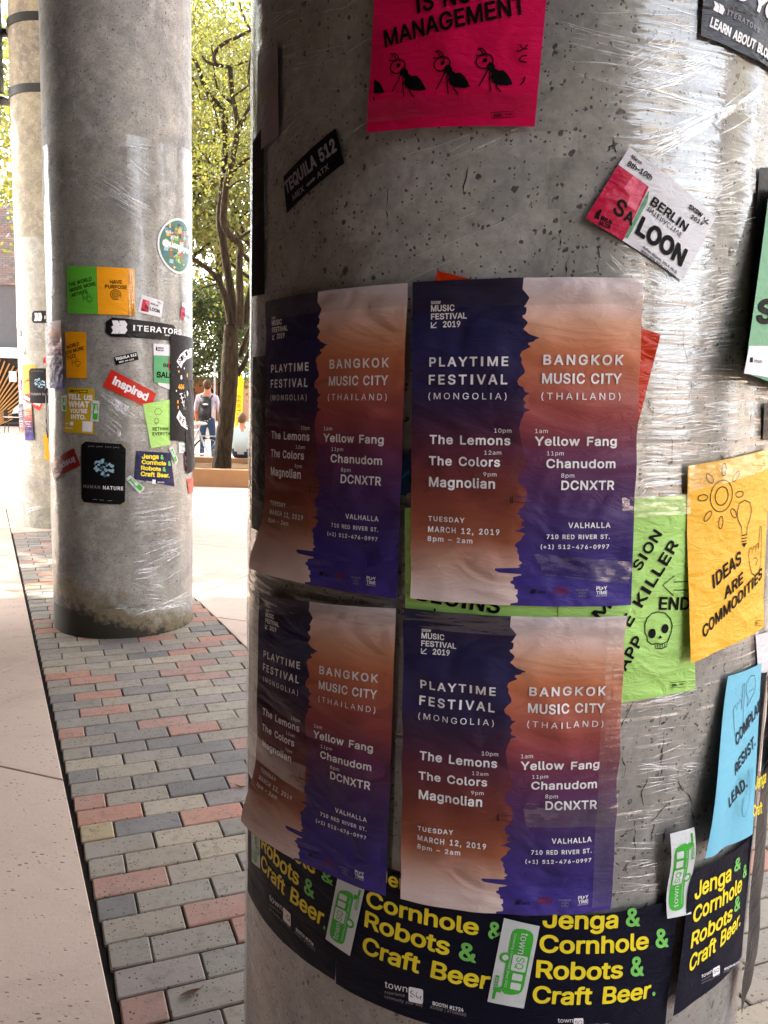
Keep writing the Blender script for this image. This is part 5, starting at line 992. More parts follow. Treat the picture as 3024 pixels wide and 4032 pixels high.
def cloud(s, f, cx_, cy_, kx_, ky_):
    rr = random.Random(9)
    for k in range(70):
        a_ = rr.uniform(0, 6.28); r_ = math.sqrt(rr.random()); x_, y_ = r_*math.cos(a_), r_*math.sin(a_)
        x_ += .25*y_
        if (x_ < -.35 and y_ > .35) or (x_ > .3 and -.1 < y_ < .25): continue
        n_ = 9; rx = rr.uniform(.08, .2); pts = [f(cx_+kx_*(x_+rx*math.cos(2*math.pi*j/n_)*rr.uniform(.6, 1.3)), cy_+ky_*(y_+rx*math.sin(2*math.pi*j/n_)*rr.uniform(.5, 1.2))) for j in range(n_)]
        s.poly(pts, M_CL2 if (rr.random() < .5 and -.5 < x_ < .3) else M_CL1, 'cloud')
def laurel(s, f, x, y, w_, m):
    s.line([f(x-w_, y-6), f(x-w_-3, y+4), f(x-w_+4, y+14)], .002, m); s.line([f(x+w_, y-6), f(x+w_+3, y+4), f(x+w_-4, y+14)], .002, m); s.line([f(x-w_*.6, y+3), f(x+w_*.6, y+4)], .003, m)
s = Sheet(1, [Zd(435, 605), Zd(882, 635), Zd(872, 1243), Zd(435, 1215)], 'black poster with a pale blue cloud on the middle column', 'poster', 'paper_poster', M_BLK, .0082, cuts=[(0, .06, .10, 0), (.90, 0, 1, .08), (0, .94, .06, 1), (.9, 1, 1, .95)])
cloud(s, Zd, 660, 870, 95, 85)
for k, x in enumerate((533, 617, 705, 784)): laurel(s, Zd, x, 652+k*4, 26, INK_GREY)
s.txt('HUMAN', Zd(455, 1072), Zd(622, 1084), Zd(455, 1040), INK_GREY, 'r', .14); s.txt('NATURE', Zd(652, 1088), Zd(855, 1098), Zd(652, 1052), INK_W, 'b', .08)
for r_ in range(4): s.line([Zd(482+r_*10, 1112+r_*12), Zd(822-r_*20, 1124+r_*12)], .0024, paper('#2c2f34', .5))
for x in (572, 640, 722): s.line([Zd(x-22, 1190+(x-572)*.08), Zd(x+22, 1192+(x-572)*.08)], .003, INK_GREY)
s.done()
for k, (x, y) in enumerate([(440, 610), (865, 650), (440, 1222), (862, 1248)]):
    s = Sheet(1, [Zd(x-25, y-22), Zd(x+25, y-30), Zd(x+32, y+18), Zd(x-20, y+25)], ['upper left', 'upper right', 'lower left', 'lower right'][k]+' piece of yellowed tape holding the black cloud poster of the middle column', 'tape', 'corner_tape', flat('#8f8a74', .35, .5, 0, .1), .0073, nu=3, nv=3, group='yellowed tape pieces at the black poster corners'); s.done()
concert(1, [(-.585, 2.005), (-.2555, 2.02), (-.238, 1.595), (-.575, 1.60)], 'small dim concert poster at the left edge of the middle column', px=False, big=False, off=.0105, wr=.0004, white=PINK_GREY, group='concert posters')
s = Sheet(1, [Zd(1412, 618), Zd(1515, 625), Zd(1510, 735), Zd(1415, 720)], 'small white slip with faint print below the tall black poster', 'flyer', 'printed_card', M_WHITE, .0072, nu=4); s.txt('Cause', Zd(1432, 665), Zd(1505, 668), Zd(1432, 638), paper('#6f9a80', .5), 'b'); s.txt('512 - 785', Zd(1440, 708), Zd(1500, 712), Zd(1440, 690), INK_K, 'b'); s.done()
s = Sheet(1, [Zd(1462, 712), Zd(1530, 700), Zd(1530, 905), Zd(1475, 900)], 'purple card at the right edge of the middle column', 'flyer', 'printed_card', paper('#5a1850', .4, .3), .0078, nu=4); s.txt('WIT', Zd(1478, 800), Zd(1525, 795), Zd(1478, 755), INK_W, 'x'); s.txt('W', Zd(1480, 860), Zd(1515, 855), Zd(1480, 815), INK_Y, 'x'); s.done()
s = Sheet(1, [Zd(1495, 985), Zd(1560, 970), Zd(1560, 1110), Zd(1515, 1130)], 'small red sheet low on the right edge of the middle column', 'flyer', 'printed_card', M_REDS, .0078, nu=4); s.done()
s = Sheet(1, [(.585, 1.68), (.76, 1.68), (.76, 1.08), (.620, 1.05)], 'dark sheet curling off the right edge of the middle column', 'poster', 'black_sheet', paper('#120e11', .6, .4), .012, False, nu=10, wr=.003, lift=lambda u, v: .010*v*sm(u, 0, .5)); s.done()
s = Sheet(1, [(-.66, 1.62), (-.545, 1.60), (-.545, 1.28), (-.66, 1.26)], 'black sheet curling off the left edge of the middle column', 'poster', 'black_sheet', paper('#101012', .6, .4), .012, False, nu=10, wr=.004, lift=lambda u, v: .008*(1-u)); s.done()
# ================================================================== farthest column
s = Sheet(2, [Ze(278, 276), Ze(430, 272), Ze(430, 382), Ze(278, 380)], 'black label with white double arrow on the farthest column', 'sticker', 'long_label', paper('#121214', .35, .3), .009, cuts=[(0, .2, .12, 0), (0, .8, .12, 1)])
for k in (0, 1): s.poly([Ze(300+k*32, 292), Ze(325+k*32, 292), Ze(334+k*32, 328), Ze(325+k*32, 362), Ze(298+k*32, 362), Ze(306+k*32, 326)], INK_W)
s.txt('ITER', Ze(388, 345), Ze(470, 345), Ze(388, 318), INK_W); s.done()
for q_, m_, lab in [([Ze(142, 368), Ze(160, 365), Ze(162, 410), Ze(143, 428)], M_REDS, 'tiny red label at the left edge of the farthest column, the upper of two'), ([Ze(150, 445), Ze(184, 445), Ze(184, 497), Ze(152, 497)], paper('#7d2a30', .4), 'tiny red and blue label just below another red one on the farthest column'), ([Ze(378, 690), Ze(405, 665), Ze(405, 735), Ze(374, 725)], M_CRIM, 'little crimson label right of centre on the farthest column'), ([Ze(158, 885), Ze(186, 872), Ze(182, 970), Ze(160, 950)], paper('#c9305e', .4), 'pink framed label left of the orange poster on the farthest column'), ([Ze(374, 1352), Ze(420, 1352), Ze(428, 1575), Ze(392, 1575)], M_ORG, 'narrow strip of orange poster low on the farthest column')]:
    s = Sheet(2, q_, lab, 'sticker', 'small_sticker', m_, .009, nu=4, nv=4); s.done()
s = Sheet(2, [Ze(160, 600), Ze(214, 590), Ze(212, 662), Ze(160, 662)], 'tiny white and crimson club card on the farthest column', 'flyer', 'printed_card', M_WHITE, .009, nu=5, nv=4); s.poly([Ze(160, 603), Ze(173, 602), Ze(173, 662), Ze(160, 662)], M_CRIM, 'print'); s.txt('SALOON', Ze(176, 655), Ze(210, 652), Ze(176, 638), INK_GREY); s.done()
s = Sheet(2, [Ze(195, 745), Ze(312, 745), Ze(312, 990), Ze(200, 1000)], 'orange poster behind the black cloud poster of the farthest column', 'poster', 'paper_poster', M_ORG, .0085); s.txt('LEAD', Ze(210, 905), Ze(260, 880), Ze(212, 885)); s.done()
s = Sheet(2, [Ze(250, 775), Ze(425, 775), Ze(425, 1080), Ze(262, 1078)], 'black poster with a white cloud on the farthest column', 'poster', 'paper_poster', M_BLK, .0105, cuts=[(0, .08, .12, 0)]); cloud(s, Ze, 345, 902, 45, 42); s.txt('HUMAN NATURE', Ze(266, 1008), Ze(480, 1010), Ze(266, 988), INK_GREY, 'b')
for x in (288, 325, 362): laurel(s, Ze, x, 795, 12, INK_GREY)
s.done()
ins(2, [Ze(208, 975), Ze(262, 1010), Ze(250, 1075), Ze(196, 1045)], (Ze(208, 1030), Ze(255, 1060), Ze(214, 1000)), M_REDS, 'red word sticker peeping out left of the black poster on the farthest column')
ins(2, [Ze(372, 1085), Ze(345, 1145), Ze(272, 1102), Ze(280, 1060)], (Ze(355, 1085), Ze(300, 1065), Ze(342, 1110)), paper('#d5382a', .4), 'red word sticker turned over just below the black poster on the farthest column')
concert(2, [Ze(162, 1082), Ze(272, 1085), Ze(296, 1402), Ze(176, 1398)], 'bright little concert poster on the farthest column', px=True, big=False, off=.0105, wr=.003, lift=lambda u, v: .01)
# ================================================================== background
def bark_mat():
    n = NT('tree_bark'); v = n.coord('Object', scale=(1, 1, .22)); a = n.noise(v, 22, 5, .7, .6); vo = n.voro(v, 26)
    col = n.mix(n.ramp(a, [(.35, (0, 0, 0)), (.65, (1, 1, 1))]), srgb('#181209'), srgb('#3b3022'))
    return n.done(n.pbsdf(col, .85, .15, n.bump(n.math('ADD', a, n.math('MULTIPLY', vo.outputs['Distance'], .8)), .9, .03)))
M_BARK = bark_mat()
def leaf_mat(name, c1, c2, tr=.5):
    n = NT(name); gm = n.n('ShaderNodeNewGeometry'); col = n.mix(gm.outputs['Random Per Island'], c1, c2)
    d = n.pbsdf(col, .55, .3); t = n.n('ShaderNodeBsdfTranslucent'); n.set(t, 0, n.mix(1.0, col, (1.25, 1.2, .6, 1), 'MULTIPLY')); mx = n.n('ShaderNodeMixShader'); mx.inputs[0].default_value = tr
    n.set(mx, 1, d.outputs[0]); n.set(mx, 2, t.outputs[0]); return n.done(mx)
LF_A = leaf_mat('spring_leaves', (.17, .17, .055, 1), (.09, .11, .04, 1)); LF_B = leaf_mat('dull_leaves', (.05, .07, .035, 1), (.08, .10, .045, 1)); LF_C = leaf_mat('rusty_leaves', (.20, .13, .06, 1), (.15, .14, .04, 1))  # LF_B is a darker copy, tree shade put into the leaf colour
def leaves(centers, n, spread, size, seed, flatz=.7):
    r = np.random.RandomState(seed); C = np.array(centers); i = r.randint(0, len(C), n); P = C[i]+r.normal(size=(n, 3))*np.array([spread, spread, spread*flatz])
    A = r.normal(size=(n, 3)); A /= np.linalg.norm(A, axis=1)[:, None]; B = r.normal(size=(n, 3)); B -= (B*A).sum(1)[:, None]*A; B /= np.linalg.norm(B, axis=1)[:, None]
    sz = size*r.uniform(.55, 1.3, (n, 1)); V = np.stack([P-A*sz*.5, P+B*sz*.28, P+A*sz*.5, P-B*sz*.28], 1).reshape(-1, 3)
    me = bpy.data.meshes.new('crown'); me.vertices.add(4*n); me.vertices.foreach_set('co', V.ravel()); me.loops.add(4*n); me.loops.foreach_set('vertex_index', np.arange(4*n)); me.polygons.add(n)
    me.polygons.foreach_set('loop_start', np.arange(n)*4); me.update(calc_edges=True); me.validate(); return me
def off_mesh(me, org):
    v = np.zeros(len(me.vertices)*3); me.vertices.foreach_get('co', v); v = v.reshape(-1, 3)-np.array(org); me.vertices.foreach_set('co', v.ravel()); me.update(); return me
def bg_tree(x, y, cz, rx, rz, n, size, mat, label, seed, mat2=None, group=None):
    root = empty('tree', (x, y, 0), label, 'tree', group); rr = random.Random(seed); t = MB(); top = cz
    t.tube([(x, y, -.1), (x+rr.uniform(-.2, .2), y, top*.35), (x+rr.uniform(-.4, .4), y, top*.7), (x+rr.uniform(-.6, .6), y, top)], [.24, .18, .13, .06], 10); t.build('trunk', M_BARK, root, True)
    cs = []
    for k in range(26):
        a, b, r_ = rr.uniform(0, 6.28), math.acos(rr.uniform(-.9, 1)), rr.uniform(.35, 1)**.5; cs.append((x+rx*r_*math.sin(b)*math.cos(a), y+rx*r_*math.sin(b)*math.sin(a), cz+rz*r_*math.cos(b)))
    l = MB()
    for c in cs[:14]:
        s0 = Vector((x, y, top*.55)); c = Vector(c); m_ = (s0+c)/2+Vector((rr.uniform(-.4, .4), 0, rr.uniform(-.5, .2))); l.tube([s0, m_, c], [.09, .05, .02], 6)
    tag(l.build('limb', M_BARK, root, True), kind='stuff')
    tag(link('crown', off_mesh(leaves(cs, n, rx*.20, size, seed), root.location), root, mat), kind='stuff')
    if mat2: tag(link('crown', off_mesh(leaves(cs[::2], n//4, rx*.22, size, seed+50), root.location), root, mat2), kind='stuff')
    return root
G = 'trees across the plaza'
bg_tree(-6.6, 24, 8.2, 3.6, 4.6, 16000, .17, LF_A, 'leafy yellow-green tree straight behind the branching tree', 1, LF_C, G)
bg_tree(-3.3, 27, 8.0, 4.0, 5.2, 14000, .18, LF_A, 'yellow-green tree half hidden by the nearest column', 2, LF_C, G)
bg_tree(-9.2, 30, 9.5, 4.2, 5.2, 12000, .20, LF_A, 'yellow-green tree hidden mostly by the middle column', 3, None, G)
bg_tree(-7.2, 37, 12.5, 4.8, 6.5, 12000, .24, LF_A, 'tall pale tree filling the top between the two columns', 4, LF_C, G)
bg_tree(-8.6, 34, 3.9, 3.2, 2.0, 15000, .15, LF_B, 'low grey-green tree above the standing man', 5, None, G)
bg_tree(-12.6, 52, 5.0, 6.0, 3.6, 12000, .3, LF_B, 'distant dull green tree low between the columns', 6, None, G)
bg_tree(-4.6, 46, 6.0, 5.0, 5.0, 12000, .28, LF_A, 'distant bright tree beside the dull green one', 7, None, G)
bg_tree(-18.6, 41, 11.5, 4.6, 4.6, 14000, .26, LF_A, 'yellow-green tree over the brick building at far left', 8, LF_B, G)
bg_tree(-11.4, 15.6, 8.0, 3.4, 2.0, 9000, .2, LF_A, 'thin tree left of the columns that dapples the plaza', 9, None, G)
bg_tree(-15.5, 21.5, 8.5, 4.6, 2.2, 13000, .22, LF_A, 'second thin tree left of the columns that dapples the plaza', 10, None, G)
bg_tree(-8.6, 13.4, 7.6, 2.2, 1.0, 2600, .2, LF_A, 'sparse tree at the near left of the plaza', 11, None, G)
# ---- branching tree in the planter
Zt = Z(740, 0, 1.70); Zu = Z(740, 1300, 3.16); TY = 15.2
root = empty('tree', at(873, 1850, TY), 'dark many-limbed tree rising from the orange planter', 'tree'); K_ = F_PX/TY
def limb(pts, ws, f, dy=0, name='limb', n=10, y1=None):
    P = []; W = []
    for i, ((x, y), w_) in enumerate(zip(pts, ws)):
        X, Y = f(x, y); yy = TY+dy+((y1-dy)*i/(len(pts)-1) if y1 is not None else 0); P.append(at(X, Y, yy)); W.append(w_/K_/2)
    Q, R_ = [], []        # Catmull-Rom smoothing
    for i in range(len(P)-1):
        p0, p1, p2, p3 = P[max(i-1, 0)], P[i], P[i+1], P[min(i+2, len(P)-1)]
        for t in (0, .25, .5, .75):
            Q.append(.5*((2*p1)+(p2-p0)*t+(2*p0-5*p1+4*p2-p3)*t*t+(3*p1-p0-3*p2+p3)*t**3)); R_.append(W[i]*(1-t)+W[i+1]*t)
    Q.append(P[-1]); R_.append(W[-1]); b = MB(); b.tube(Q, R_, n, jit=.05); return b.build(name, M_BARK, root, True)
I_ = lambda x, y: (x, y)
limb([(868, 1895), (873, 1846), (880, 1750), (892, 1640), (900, 1540), (905, 1430), (908, 1340), (903, 1270)], [84, 76, 68, 64, 66, 66, 58, 40], I_, 0, 'trunk', 16)
limb([(283, 2170), (270, 2080), (240, 1960), (190, 1860), (130, 1800), (60, 1750), (0, 1710)], [30, 26, 24, 22, 19, 17, 15], Zt, -.1)
limb([(300, 2210), (300, 2060), (275, 1880), (250, 1720), (232, 1600), (215, 1480), (225, 1350), (238, 1200), (250, 1000), (243, 850), (240, 750), (150, 650), (100, 550), (60, 430), (20, 370)], [34, 34, 34, 33, 32, 34, 33, 31, 28, 27, 28, 24, 20, 16, 12], Zt, .25)
limb([(345, 2200), (350, 2060), (345, 1850), (346, 1720), (350, 1640), (290, 1585), (240, 1500), (243, 1370), (260, 1220), (290, 1100), (320, 950), (345, 855), (400, 740), (430, 650), (405, 520), (420, 380), (430, 290)], [36, 30, 27, 26, 24, 24, 26, 26, 24, 23, 22, 20, 14, 11, 9, 8, 6], Zt, -.15)
limb([(335, 880), (322, 760), (300, 660), (288, 540), (282, 450)], [18, 18, 18, 19, 18], Zt, -.15)
limb([(285, 452), (200, 435), (130, 415), (95, 375)], [15, 13, 10, 6], Zt, -.12); limb([(180, 425), (178, 360), (240, 290), (330, 250), (425, 200)], [16, 15, 14, 12, 10], Zt, -.12); limb([(425, 205), (390, 150), (360, 70), (335, -20)], [10, 8, 6, 4], Zt, -.12)
limb([(295, 690), (240, 645), (200, 600), (180, 500), (165, 380), (160, 300)], [11, 10, 9, 8, 6, 4], Zt, -.12); limb([(270, 1200), (340, 1110), (440, 1045)], [17, 16, 14], Zt, .1); limb([(275, 1260), (340, 1210), (395, 1215), (405, 1250)], [9, 6, 4, 2], Zt, -.3)
limb([(320, 1620), (380, 1570), (450, 1530)], [14, 12, 10], Zt, .1); limb([(380, 2170), (400, 2050), (430, 1900), (470, 1800)], [30, 26, 22, 18], Zt, .1); limb([(610, 560), (690, 430), (745, 300), (755, 230)], [24, 20, 17, 9], Zu, .1); limb([(640, 330), (690, 190), (740, 60), (790, -60)], [22, 20, 18, 16], Zu, .2)
limb([(310, 640), (370, 600), (430, 550)], [8, 7, 5], Zt, -.1); limb([(30, 520), (75, 610), (80, 660), (135, 660)], [7, 6, 5, 4], Zt, -.3); limb([(150, 650), (185, 760), (210, 860)], [6, 6, 5], Zt, 0); limb([(300, 450), (370, 420), (430, 400)], [8, 6, 5], Zt, .3)
limb([(75, 1870), (130, 1860), (180, 1880)], [4, 6, 8], Zt, 0); limb([(75, 1940), (120, 1920), (200, 1900)], [3, 6, 7], Zt, 0)
tw = MB(); rr = random.Random(2); ends = []
for k in range(70):
    X, Y = rr.uniform(20, 440), rr.uniform(-60, 1250); p = at(*Zt(X, Y), TY+rr.uniform(-.5, .8)); d = Vector((rr.uniform(-.5, .5), rr.uniform(-.3, .3), rr.uniform(-.15, .5))); q = p+d*rr.uniform(.3, .8); tw.tube([p, (p+q)/2+Vector((0, 0, rr.uniform(-.06, .06))), q], [.008, .006, .002], 4, cap=False); ends += [tuple(p), tuple(q)]
tag(tw.build('twig', M_BARK, root), kind='stuff')
tag(link('crown', off_mesh(leaves(ends, 3600, .26, .075, 21), root.location), root, LF_A), kind='stuff')
# ---- planter
M_PLANT = flat('#96704e', .8, .2, .4, .12); M_PSOIL = flat('#5b4430', .95, .1, .6, .3)
pr = empty('planter', (-3.5, 15.4, 0), 'low orange planter wall round the branching tree', 'planter')
for nm, b in [('front_wall', (-5.4, 14.2, 0, 6, 14.42, .30)), ('rear_wall', (-5.4, 16.55, 0, 6, 16.8, .32)), ('side_wall', (-5.6, 14.2, 0, -5.403, 16.8, .30)), ('side_wall', (6.003, 14.2, 0, 6.2, 16.8, .30))]:
    m_ = MB(); m_.box(*b); o = m_.build(nm, M_PLANT, pr); bv = o.modifiers.new('edge', 'BEVEL'); bv.width = .012; bv.segments = 2
m_ = MB(); m_.box(-5.4, 14.42, 0, 6, 16.55, .22); m_.build('soil', M_PSOIL, pr)
# ---- people
SKIN = flat('#b5795c', .6, .3); 
def person(label, loc, J, rad_, zones, mats, rz=0, hair=None):
    """J joint->pos, rad_ joint->radius; zones: joint->material index"""
    bones = [('pelvis', 'waist'), ('waist', 'chest'), ('chest', 'neck'), ('neck', 'head0'), ('head0', 'head1')]
    for s_ in 'LR': bones += [('pelvis', 'hip'+s_), ('hip'+s_, 'knee'+s_), ('knee'+s_, 'ankle'+s_), ('ankle'+s_, 'toe'+s_), ('chest', 'sh'+s_), ('sh'+s_, 'elb'+s_), ('elb'+s_, 'wri'+s_), ('wri'+s_, 'hand'+s_)]
    for s_ in 'LR':
        h, w_ = Vector(J['hand'+s_]), Vector(J['wri'+s_]); d = (h-w_).normalized(); sd = d.cross(Vector((0, 1, 0))); sd = sd.normalized() if sd.length > .1 else Vector((1, 0, 0))
        for k, (a, L) in enumerate([(-.5, .07), (-.17, .085), (.17, .09), (.5, .075), (1.1, .055)]):
            nm = 'f%d%s' % (k, s_); J[nm] = tuple(h+sd*(a*.03)+d*(L*.5)); J[nm+'t'] = tuple(h+sd*(a*.036)+d*L+Vector((0, .012, 0))); rad_[nm] = .010; rad_[nm+'t'] = .0075; zones[nm] = zones[nm+'t'] = zones['hand'+s_]; bones += [('hand'+s_, nm), (nm, nm+'t')]
    names = list(dict.fromkeys(x for b in bones for x in b)); ix = {n_: i for i, n_ in enumerate(names)}
    me = bpy.data.meshes.new('body'); me.from_pydata([J[n_] for n_ in names], [(ix[a], ix[b]) for a, b in bones], []); o = bpy.data.objects.new('body', me); COL.objects.link(o)
    sk = o.modifiers.new('skin', 'SKIN'); me.skin_vertices[0] if me.skin_vertices else None
    if not me.skin_vertices:
        bm = bmesh.new(); bm.from_mesh(me); bm.verts.layers.skin.verify(); bm.to_mesh(me); bm.free()
    for i, n_ in enumerate(names):
        r_ = rad_.get(n_, rad_.get(n_[:-1], .05)); me.skin_vertices[0].data[i].radius = (r_, r_) if not isinstance(r_, tuple) else r_; me.skin_vertices[0].data[i].use_root = n_ == 'pelvis'
    ss = o.modifiers.new('sub', 'SUBSURF'); ss.levels = 2
    dg = bpy.context.evaluated_depsgraph_get(); dg.update(); ev = o.evaluated_get(dg); m2 = bpy.data.meshes.new_from_object(ev); bpy.data.objects.remove(o)
    seg = [(Vector(J[a]), Vector(J[b]), zones.get(b, zones.get(b[:-1], 0))) for a, b in bones]; mi = []
    for p in m2.polygons:
        c = p.center; best = min(seg, key=lambda s_: ((s_[0]+(s_[1]-s_[0])*max(0, min(1, (c-s_[0]).dot(s_[1]-s_[0])/(s_[1]-s_[0]).length_squared)))-c).length); mi.append(best[2])
    m2.name = 'body'; m2.materials.clear()
    for m in mats: m2.materials.append(m)
    m2.polygons.foreach_set('material_index', mi); m2.polygons.foreach_set('use_smooth', [True]*len(mi))
    r_ = empty('person', loc, label, 'person', rz=rz); b_ = bpy.data.objects.new('body', m2); COL.objects.link(b_); b_.parent = r_
    h0 = (Vector(J['head0'])+Vector(J['head1']))/2; e = MB(); 
    for sx in (-1, 1): e.sphere(h0+Vector((sx*.078, .0, -.01)), .022, .5, 1, 1.4, 8, 6)
    link('ear', e.mesh('ear'), r_, mats[0], True).name = 'ears'
    f = MB(); fd = Vector(J.get('face', (0, 1, 0))); sd_ = fd.cross(Vector((0, 0, 1))); f.sphere(h0+fd*.098+Vector((0, 0, -.015)), .016, .8, 1, 1.5, 8, 6); link('nose', f.mesh('nose'), r_, mats[0], True)
    f = MB(); [f.sphere(h0+fd*.086+sd_*(.032*k)+Vector((0, 0, .012)), .011, 1, 1, .7, 8, 6) for k in (-1, 1)]; link('eyes', f.mesh('eyes'), r_, flat('#15110f', .3), True)
    f = MB(); f.sphere(h0+fd*.085+Vector((0, 0, -.055)), .02, 1.3, .6, .35, 8, 6); link('mouth', f.mesh('mouth'), r_, flat('#8a4a42', .5), True)
    if hair:
        hm = MB(); hm.sphere(h0+Vector((0, -.012, .022))-fd*.02, .106, .86, 1.0, 1.08, 16, 10); hm.v = [tuple(Vector(v)+Vector((rr.uniform(-.004, .004),)*3)) for v in hm.v]; link('hair', hm.mesh('hair'), r_, hair, True)
    return r_
RAD = dict(pelvis=.14, waist=.13, chest=.16, neck=.055, head0=.085, head1=.075, hipL=.09, hipR=.09, kneeL=.06, kneeR=.06, ankleL=.045, ankleR=.045, toeL=.04, toeR=.04, shL=.06, shR=.06, elbL=.042, elbR=.042, wriL=.028, wriR=.028, handL=.035, handR=.035)
Zn = dict(pelvis=2, waist=1, chest=1, neck=0, head0=0, head1=0, hipL=2, hipR=2, kneeL=2, kneeR=2, ankleL=2, ankleR=2, toeL=3, toeR=3, shL=1, shR=1, elbL=1, elbR=1, wriL=0, wriR=0, handL=0, handR=0)
JEAN = flat('#33455f', .85, .1, .3, .2); WHT = flat('#cfcac6', .85, .1, .2, .06); SHOE = flat('#2a2725', .6)
St = dict(pelvis=(0, 0, 1.0), waist=(0, 0, 1.15), chest=(0, .01, 1.42), neck=(0, 0, 1.6), head0=(0, .01, 1.68), head1=(0, .03, 1.80), hipL=(-.1, 0, .93), hipR=(.1, 0, .93), kneeL=(-.11, .02, .52), kneeR=(.12, .03, .52), ankleL=(-.12, 0, .1), ankleR=(.13, 0, .1), toeL=(-.13, .16, .04), toeR=(.15, .16, .04),
    shL=(-.20, 0, 1.50), shR=(.20, 0, 1.50), elbL=(-.25, -.02, 1.2), elbR=(.25, 0, 1.2), wriL=(-.24, .08, .97), wriR=(.24, .1, .97), handL=(-.24, .12, .89), handR=(.24, .14, .89), face=(0, 1, 0))
px_ = at(816, 1800, 18.0)
person('man standing with his back turned beyond the planter, pale shirt and blue jeans', (px_.x, 18.0, 0), dict(St), dict(RAD), dict(Zn), [SKIN, flat('#b9adb8', .85, .1, .2, .06), JEAN, SHOE], hair=flat('#4c3626', .8, .2, .5, .2))
bp = empty('backpack', (px_.x, 17.8, 1.15), 'black backpack worn by the standing man', 'backpack')
def rbox(x0, y0, z0, x1, y1, z1, w_=.04, seg=3):
    b = MB(); b.box(x0, y0, z0, x1, y1, z1); me = b.mesh('m'); bm = bmesh.new(); bm.from_mesh(me); bmesh.ops.bevel(bm, geom=bm.edges[:], offset=w_, segments=seg, affect='EDGES'); bm.to_mesh(me); bm.free(); return me
link('pack', rbox(-.13, -.08, -.14, .13, .07, .36, .05), bp, flat('#141416', .6), True); link('pocket', rbox(-.10, -.13, -.10, .10, -.07, .12, .02), bp, flat('#1d1d22', .6), True); link('pocket', rbox(-.09, -.12, .15, .09, -.07, .30, .02), bp, flat('#26262b', .5), True)
for sx in (-1, 1): b = MB(); b.tube([(sx*.09, .05, .30), (sx*.12, .14, .38), (sx*.13, .30, .34), (sx*.13, .34, .15), (sx*.11, .12, -.08)], .018, 6); link('strap', b.mesh('strap'), bp, flat('#141416', .6), True)
b = MB(); b.sphere((.03, -.13, .20), .04, 1.6, .4, .5, 8, 6); link('tag', b.mesh('tag'), bp, WHT, True)
px2 = at(951, 1800, 16.72)
def stripes():
    n = NT('striped_shirt'); w_ = n.n('ShaderNodeTexWave', wave_type='BANDS', bands_direction='X'); n.set(w_, 'Vector', n.coord('Object')); w_.inputs['Scale'].default_value = 16; w_.inputs['Distortion'].default_value = .4
    return n.done(n.pbsdf(n.mix(w_.outputs[0], srgb('#c9cfcc'), srgb('#8b9791')), .85, .1))
Sit = dict(pelvis=(0, 0, .10), waist=(0, -.03, .25), chest=(0, .04, .48), neck=(-.01, .10, .63), head0=(-.01, .13, .71), head1=(-.01, .15, .82), hipL=(-.12, .05, .08), hipR=(.12, .05, .08), kneeL=(-.18, .45, .12), kneeR=(.18, .45, .12), ankleL=(-.18, .50, -.24), ankleR=(.18, .5, -.24), toeL=(-.19, .66, -.29), toeR=(.19, .66, -.29),
    shL=(-.20, .05, .52), shR=(.20, .05, .52), elbL=(-.26, .22, .30), elbR=(.27, .22, .30), wriL=(-.14, .42, .26), wriR=(.14, .42, .26), handL=(-.08, .48, .25), handR=(.08, .48, .25), face=(0, 1, 0))
RS = dict(RAD); RS.update(pelvis=.17, waist=.17, chest=.18)
person('man with short brown hair in a pale striped shirt sitting on the planter edge', (px2.x, 16.68, .32), dict(Sit), RS, dict(Zn), [SKIN, stripes(), flat('#2b3550', .85), SHOE], hair=flat('#6b5138', .8, .2, .5, .2))
px3 = at(52, 1600, 29.0)
Sit2 = dict(Sit); Sit2.update(chest=(0, .22, .42), neck=(0, .34, .52), head0=(0, .42, .54), head1=(0, .50, .62), shL=(-.2, .24, .46), shR=(.2, .24, .46), elbL=(-.24, .36, .2), elbR=(.24, .36, .2), wriL=(-.12, .52, .12), wriR=(.12, .52, .12), handL=(-.08, .58, .10), handR=(.08, .58, .10), waist=(0, .06, .25), kneeL=(-.14, .42, .1), kneeR=(.14, .42, .1), ankleL=(-.14, .36, -.34), ankleR=(.14, .36, -.34), toeL=(-.14, .52, -.40), toeR=(.14, .52, -.40))
pr3 = person('man bent forward on a chair at far left, white shirt, dark trousers, blue cap', (px3.x, 29.0, .46), Sit2, dict(RAD), dict(Zn), [SKIN, WHT, flat('#1b1b20', .85), SHOE], rz=rad(-80), hair=flat('#2f4a86', .7))
ch = empty('garden_chair', (px3.x, 29.0, 0), 'black metal chair under the bent man at far left', 'chair', rz=rad(-80)); M_BKM = flat('#17171a', .4, .5)
link('seat', rbox(-.24, -.2, .33, .24, .25, .36, .01, 1), ch, M_BKM); link('backrest', rbox(-.24, -.27, .40, .24, -.24, .8, .01, 1), ch, M_BKM)
for sx in (-1, 1):
    for sy in (-.22, .22): b = MB(); b.tube([(sx*.22, sy, .34), (sx*.24, sy*1.15, 0)], .014, 6); link('leg', b.mesh('leg'), ch, M_BKM)
    b = MB(); b.tube([(sx*.27, -.25, .56), (sx*.27, .25, .56), (sx*.25, .26, .33)], .016, 6); link('armrest', b.mesh('armrest'), ch, WHT)
